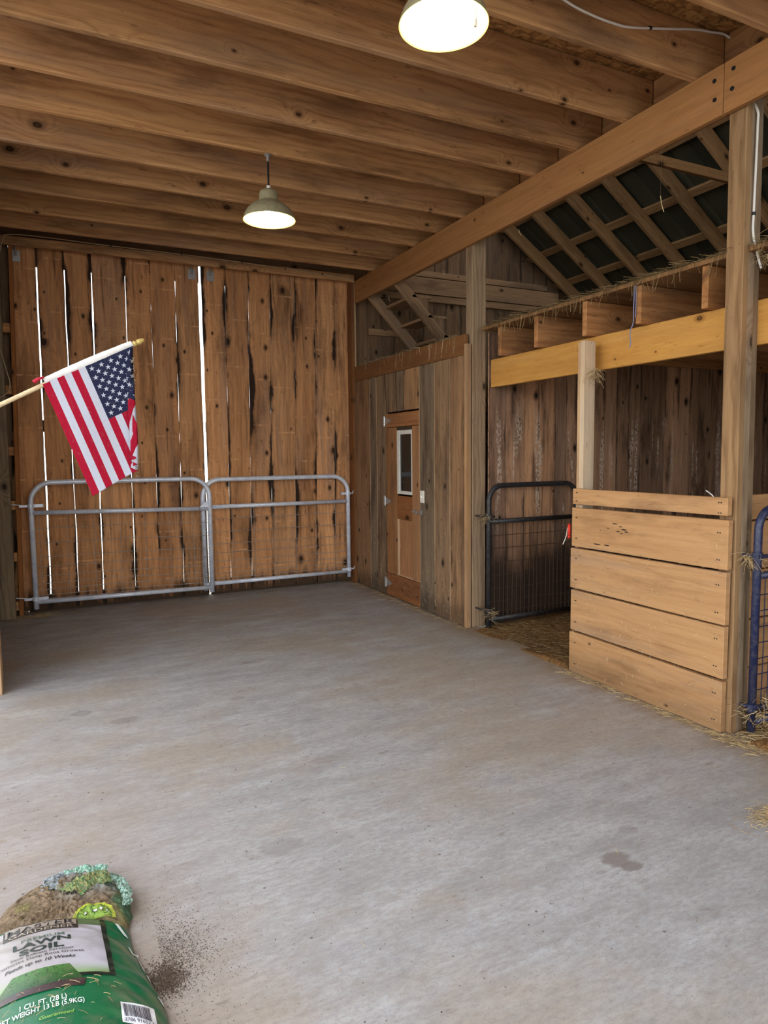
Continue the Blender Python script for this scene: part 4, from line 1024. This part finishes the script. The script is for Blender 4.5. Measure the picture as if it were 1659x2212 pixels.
rumple('torn_edge',[(.08,2.60,.045),(.135,2.53,.05),(.152,2.44,.05),(.142,2.37,.045)],.035,srgb(170,200,190),srgb(84,120,98),9,.012)
rumple('torn_edge',[(-.03,2.47,.088),(.02,2.53,.085),(.10,2.55,.065)],.09,srgb(98,134,90),srgb(160,154,100),13,.012)['label']='green and yellow printed fold'
# round yellow-green badge, its lower half under the newer bag
m=MB()
def skin(x,y): return max(skz(x+a_,y+b_)[0] for a_ in (-.006,0,.006) for b_ in (-.006,0,.006))-.003
for R0,col,dz in ((.066,srgb(186,196,70),.003),(.055,srgb(84,120,52),.0046),(.049,srgb(150,182,84),.0058)):
    n=28; vs=[];fs=[]
    for q in range(6):
        for k in range(n+1):
            a=PI*k/n; r=R0*q/5; x=.040+r*math.cos(a); y=2.318+r*.95*math.sin(a); vs.append((x,y,skin(x,y)+dz))
    for q in range(5):
        for k in range(n): a=q*(n+1)+k; fs.append((a,a+n+1,a+n+2,a+1))
    m.add(vs,fs,col=col[:3])
for (x,y,w,h) in ((.012,2.336,.012,.016),(.028,2.338,.008,.013),(.044,2.339,.013,.014),(.062,2.338,.010,.017),(.078,2.336,.010,.012)):
    for kk,cc,dz in ((1.25,srgb(30,40,30),.0066),(1.,srgb(232,232,226),.0074)):
        vs=[(x+w*kk*.5*math.cos(2*PI*q/9)*(1+.2*math.sin(q*2.1)),y+h*kk*.5*math.sin(2*PI*q/9),skin(x,y)+dz) for q in range(9)]; m.add(vs,[tuple(range(9))],col=cc[:3])
m.build('badge',M['dustyprint'],b2)

# ------------------------------------------------------------------ litter
def strands(mb,n,area,zf,L=(.03,.12),r=.0011,tilt=.12):
    for _ in range(n):
        x,y=area(); a=rng.uniform(0,2*PI); l=rng.uniform(*L); z=zf(x,y)
        d=Vector((math.cos(a),math.sin(a),rng.uniform(-tilt*.2,tilt))); p=Vector((x,y,z))
        b=Vector((-d.y,d.x,0))*rng.uniform(-.2,.2)*l
        mb.tube([p,p+d*l*.5+b+Vector((0,0,.003)),p+d*l],r*rng.uniform(.5,1.25),3,col=(rng.random(),0,0))
def stuff(name,mb,mat,label,cat):
    return tag(mb.build(name,mat),label,cat,kind='stuff')
R_=rng.uniform
mb=MB(); strands(mb,230,lambda:(3.285-abs(rng.gauss(0,.035)),R_(5.0,7.55)),lambda x,y:.004,(.02,.09)); stuff('straw_litter',mb,M['straw'],'loose straw along the foot of the tack room wall','straw')
mb=MB(); strands(mb,420,lambda:(3.285-abs(rng.gauss(0,.03)),R_(2.40,3.78)),lambda x,y:.004,(.02,.08)); stuff('straw_litter',mb,M['straw'],'straw line along the foot of the pale stall boards','straw')
mb=MB(); strands(mb,520,lambda:(R_(3.22,3.75),R_(2.18,2.42)),lambda x,y:.005+.03*sm(3.3,3.5,x)*R_(0,1),(.03,.11)); stuff('straw_litter',mb,M['straw'],'straw tangle at the foot of the laminated post and navy gate','straw')
mb=MB(); strands(mb,180,lambda:(R_(-.5,-.1),7.5+rng.gauss(0,.06)),lambda x,y:.004,(.03,.12)); strands(mb,60,lambda:(R_(-.1,3.2),7.52+rng.gauss(0,.05)),lambda x,y:.004,(.03,.10)); stuff('straw_litter',mb,M['straw'],'straw scattered under the galvanised gates','straw')
mb=MB(); strands(mb,1500,lambda:(3.38+abs(rng.gauss(0,.55)),R_(3.75,4.95)),lambda x,y:.018+.03*sm(3.3,4.2,x)+.03*noise.noise((x*1.6,y*1.6,0))+.012*noise.noise((x*7,y*7,1)),(.02,.09)); stuff('straw_bedding',mb,M['hay'],'straw strewn over the bedding in the open stall','straw')
mb=MB()
def hp(): 
    a=R_(0,2*PI); r=abs(rng.gauss(0,.09)); return 2.76+r*math.cos(a),1.76+r*.6*math.sin(a)
strands(mb,700,hp,lambda x,y:.004+.03*max(0,1-math.hypot(x-2.76,(y-1.76)*1.6)/.18)*R_(0,1),(.015,.06)); stuff('straw_pile',mb,M['straw'],'small heap of chopped straw on the concrete at the picture edge','straw')
mb=MB(); strands(mb,150,lambda:(R_(-.3,3.1),R_(1.3,7.2)),lambda x,y:.002,(.008,.04),.0008,.02); stuff('straw_litter',mb,M['straw'],'single straws scattered over the concrete aisle','straw')
# hay on the loft edge
mb=MB(); strands(mb,2600,lambda:(3.40+abs(rng.gauss(0,.09)),R_(.95,5.0)),lambda x,y:2.690+.012*R_(0,1),(.03,.12),.0012,.10)
for _ in range(170):
    y=R_(.95,5.0); l=R_(.02,.12); x=3.40-R_(0,.012); mb.tube([(x+.03,y,2.692),(x-.008,y+R_(-.02,.02),2.685),(x-.014,y+R_(-.04,.04),2.685-l)],.0012,3,col=(rng.random(),0,0))
stuff('loft_hay',mb,M['hay'],'hay covering the loft deck and hanging over its edge','hay')
mb=MB(); strands(mb,260,lambda:(3.32+R_(-.015,.03),R_(5.15,7.4)),lambda x,y:2.650,(.03,.10),.0010,.12)
for _ in range(36):
    y=R_(5.15,7.3); l=R_(.03,.16); mb.tube([(3.31,y,2.652),(3.293,y+R_(-.02,.02),2.645),(3.290,y+R_(-.04,.04),2.645-l)],.0011,3,col=(rng.random(),0,0))
stuff('hay_wisps',mb,M['straw'],'straw wisps lying on the plate beam of the tack room','hay')
# tufts hanging under beams and hinges
def tuft(c,n,R0,label,L=(.03,.09),drop=0.):
    mb=MB()
    for _ in range(n):
        a=R_(0,2*PI); b=R_(-.9,.5); p=Vector(c)+Vector((rng.gauss(0,R0),rng.gauss(0,R0),rng.gauss(0,R0))); l=R_(*L)
        d=Vector((math.cos(a)*math.cos(b),math.sin(a)*math.cos(b),math.sin(b)-drop)); mb.tube([p,p+d*l*.5+Vector((0,0,.004)),p+d*l],.0012,3,col=(rng.random(),0,0))
    stuff('straw_tuft',mb,M['straw'],label,'straw')
tuft((3.40,3.62,2.145),60,.02,'straw tuft caught beside the slim stud under the yellow beam',drop=.6)
tuft((3.49,2.45,2.66),110,.03,'straw tuft caught at the lower end of the white cable on the laminated post')
tuft((3.40,2.42,1.015),50,.015,'straw tuft wrapped on the upper hinge of the navy gate',(.03,.10),.5)
tuft((3.405,4.93,1.03),50,.02,'straw tuft wrapped on the upper hinge of the dark open gate',(.03,.08),.4)
tuft((3.43,4.91,.16),60,.03,'straw tuft on the lower hinge of the dark open gate',(.03,.08))
tuft((3.46,2.36,.15),110,.04,'straw tuft on the lower hinge of the navy gate',(.03,.12))
# straws dangling from cobwebs under the girder
mb=MB()
for (y,l,b) in ((3.02,.28,.1),(5.55,.10,.05),(6.7,.10,.05),(4.4,.07,.05)):
    z=3.405; mb.tube([(3.34,y,z),(3.34,y+.004,z-l)],.0007,3,col=(.9,0,0)); mb.tube([(3.34,y+.004,z-l),(3.335,y-.012,z-l-b*.6),(3.345,y-.02,z-l-b)],.0022,4,col=(0,0,0))
stuff('dangling_straw',mb,M['straw'],'straws dangling on cobweb threads under the long girder','straw')
# straw flecks stuck on the stall boards
mb=MB()
for _ in range(170):
    y=R_(2.5,3.68); z=R_(.03,1.3)*R_(.4,1); a=R_(0,PI); l=R_(.008,.035); mb.tube([(3.299,y,z),(3.2965,y+l*.5*math.cos(a),z+l*.5*math.sin(a)),(3.299,y+l*math.cos(a),z+l*math.sin(a))],.0011,3,col=(R_(0,.5),0,0))
stuff('straw_flecks',mb,M['straw'],'straw flecks sticking to the pale stall boards','straw')
# straw flecks on the tack wall
mb=MB()
for _ in range(200):
    y=R_(5.15,7.5); z=R_(.02,1.4)*R_(.2,1); a=R_(0,PI); l=R_(.008,.04); x=3.288 if 5.95<y<6.73 else 3.297
    mb.tube([(x,y,z),(x-.002,y+l*.5*math.cos(a),z+l*.5*math.sin(a)),(x,y+l*math.cos(a),z+l*math.sin(a))],.0010,3,col=(R_(0,.5),0,0))
stuff('straw_flecks',mb,M['straw'],'straw flecks sticking to the tack room boards and door','straw')
# spilled soil beside the bag
mb=MB()
def crumb(x,y,r):
    vs=[];n=rng.random()
    for (a,b,c) in ((1,0,0),(-1,0,0),(0,1,0),(0,-1,0),(0,0,1),(0,0,-.4)):
        k=R_(.6,1.2)*r; vs.append((x+a*k,y+b*k,max(.0008,r*.5+c*k)))
    mb.add(vs,[(0,2,4),(2,1,4),(1,3,4),(3,0,4),(2,0,5),(1,2,5),(3,1,5),(0,3,5)],col=(n,0,0))
for _ in range(2600): crumb(.222+rng.gauss(0,.030),2.030+rng.gauss(0,.036),R_(.0008,.0028))
for _ in range(2200): crumb(.225+abs(rng.gauss(0,.075)),2.12+rng.gauss(0,.10),R_(.0006,.0022))
for _ in range(1100): crumb(.30+rng.gauss(0,.14),2.15+rng.gauss(0,.22),R_(.0006,.0018))
for _ in range(700): crumb(R_(-.3,2.8),R_(1.5,4.5),R_(.0010,.0030))
stuff('spilled_soil',mb,M['soil'],'dark crumbs of spilled soil on the concrete beside the lawn soil bag','soil')

# ------------------------------------------------------------------ light, world, camera
w=bpy.data.worlds.new('sky'); sc.world=w; w.use_nodes=True; nt=w.node_tree; nt.nodes.clear()
bgn=nt.nodes.new('ShaderNodeBackground'); ow=nt.nodes.new('ShaderNodeOutputWorld'); nt.links.new(bgn.outputs[0],ow.inputs[0])
bgn.inputs[0].default_value=(.90,.95,1.0,1); bgn.inputs[1].default_value=1.0

cam=bpy.data.cameras.new('camera'); co=bpy.data.objects.new('camera',cam); COL.objects.link(co)
FPX,YAW,PITCH,ROLL=1448.20675,.452132468,-.0869688312,-.0109955397
cyw,syw=math.cos(YAW),math.sin(YAW)
f=Vector((syw*math.cos(PITCH),cyw*math.cos(PITCH),math.sin(PITCH))); r0=Vector((cyw,-syw,0)); u0=r0.cross(f)
r=r0*math.cos(ROLL)+u0*math.sin(ROLL); u=-r0*math.sin(ROLL)+u0*math.cos(ROLL)
co.matrix_world=Matrix(((r.x,u.x,-f.x,0),(r.y,u.y,-f.y,0),(r.z,u.z,-f.z,1.6),(0,0,0,1)))
cam.sensor_fit='HORIZONTAL'; cam.sensor_width=36; cam.lens=36*FPX/1659; cam.clip_start=.02
sc.camera=co
sc.view_settings.view_transform='Standard'; sc.view_settings.look='None'; sc.view_settings.gamma=1; sc.view_settings.use_curve_mapping=False
sc.view_settings.exposure=1.86
sc.cycles.max_bounces=7; sc.cycles.diffuse_bounces=5; sc.cycles.glossy_bounces=2; sc.cycles.transmission_bounces=4
sc.cycles.caustics_reflective=False; sc.cycles.caustics_refractive=False
sc.cycles.use_adaptive_sampling=True; sc.cycles.adaptive_threshold=.05
sc.cycles.use_denoising=True
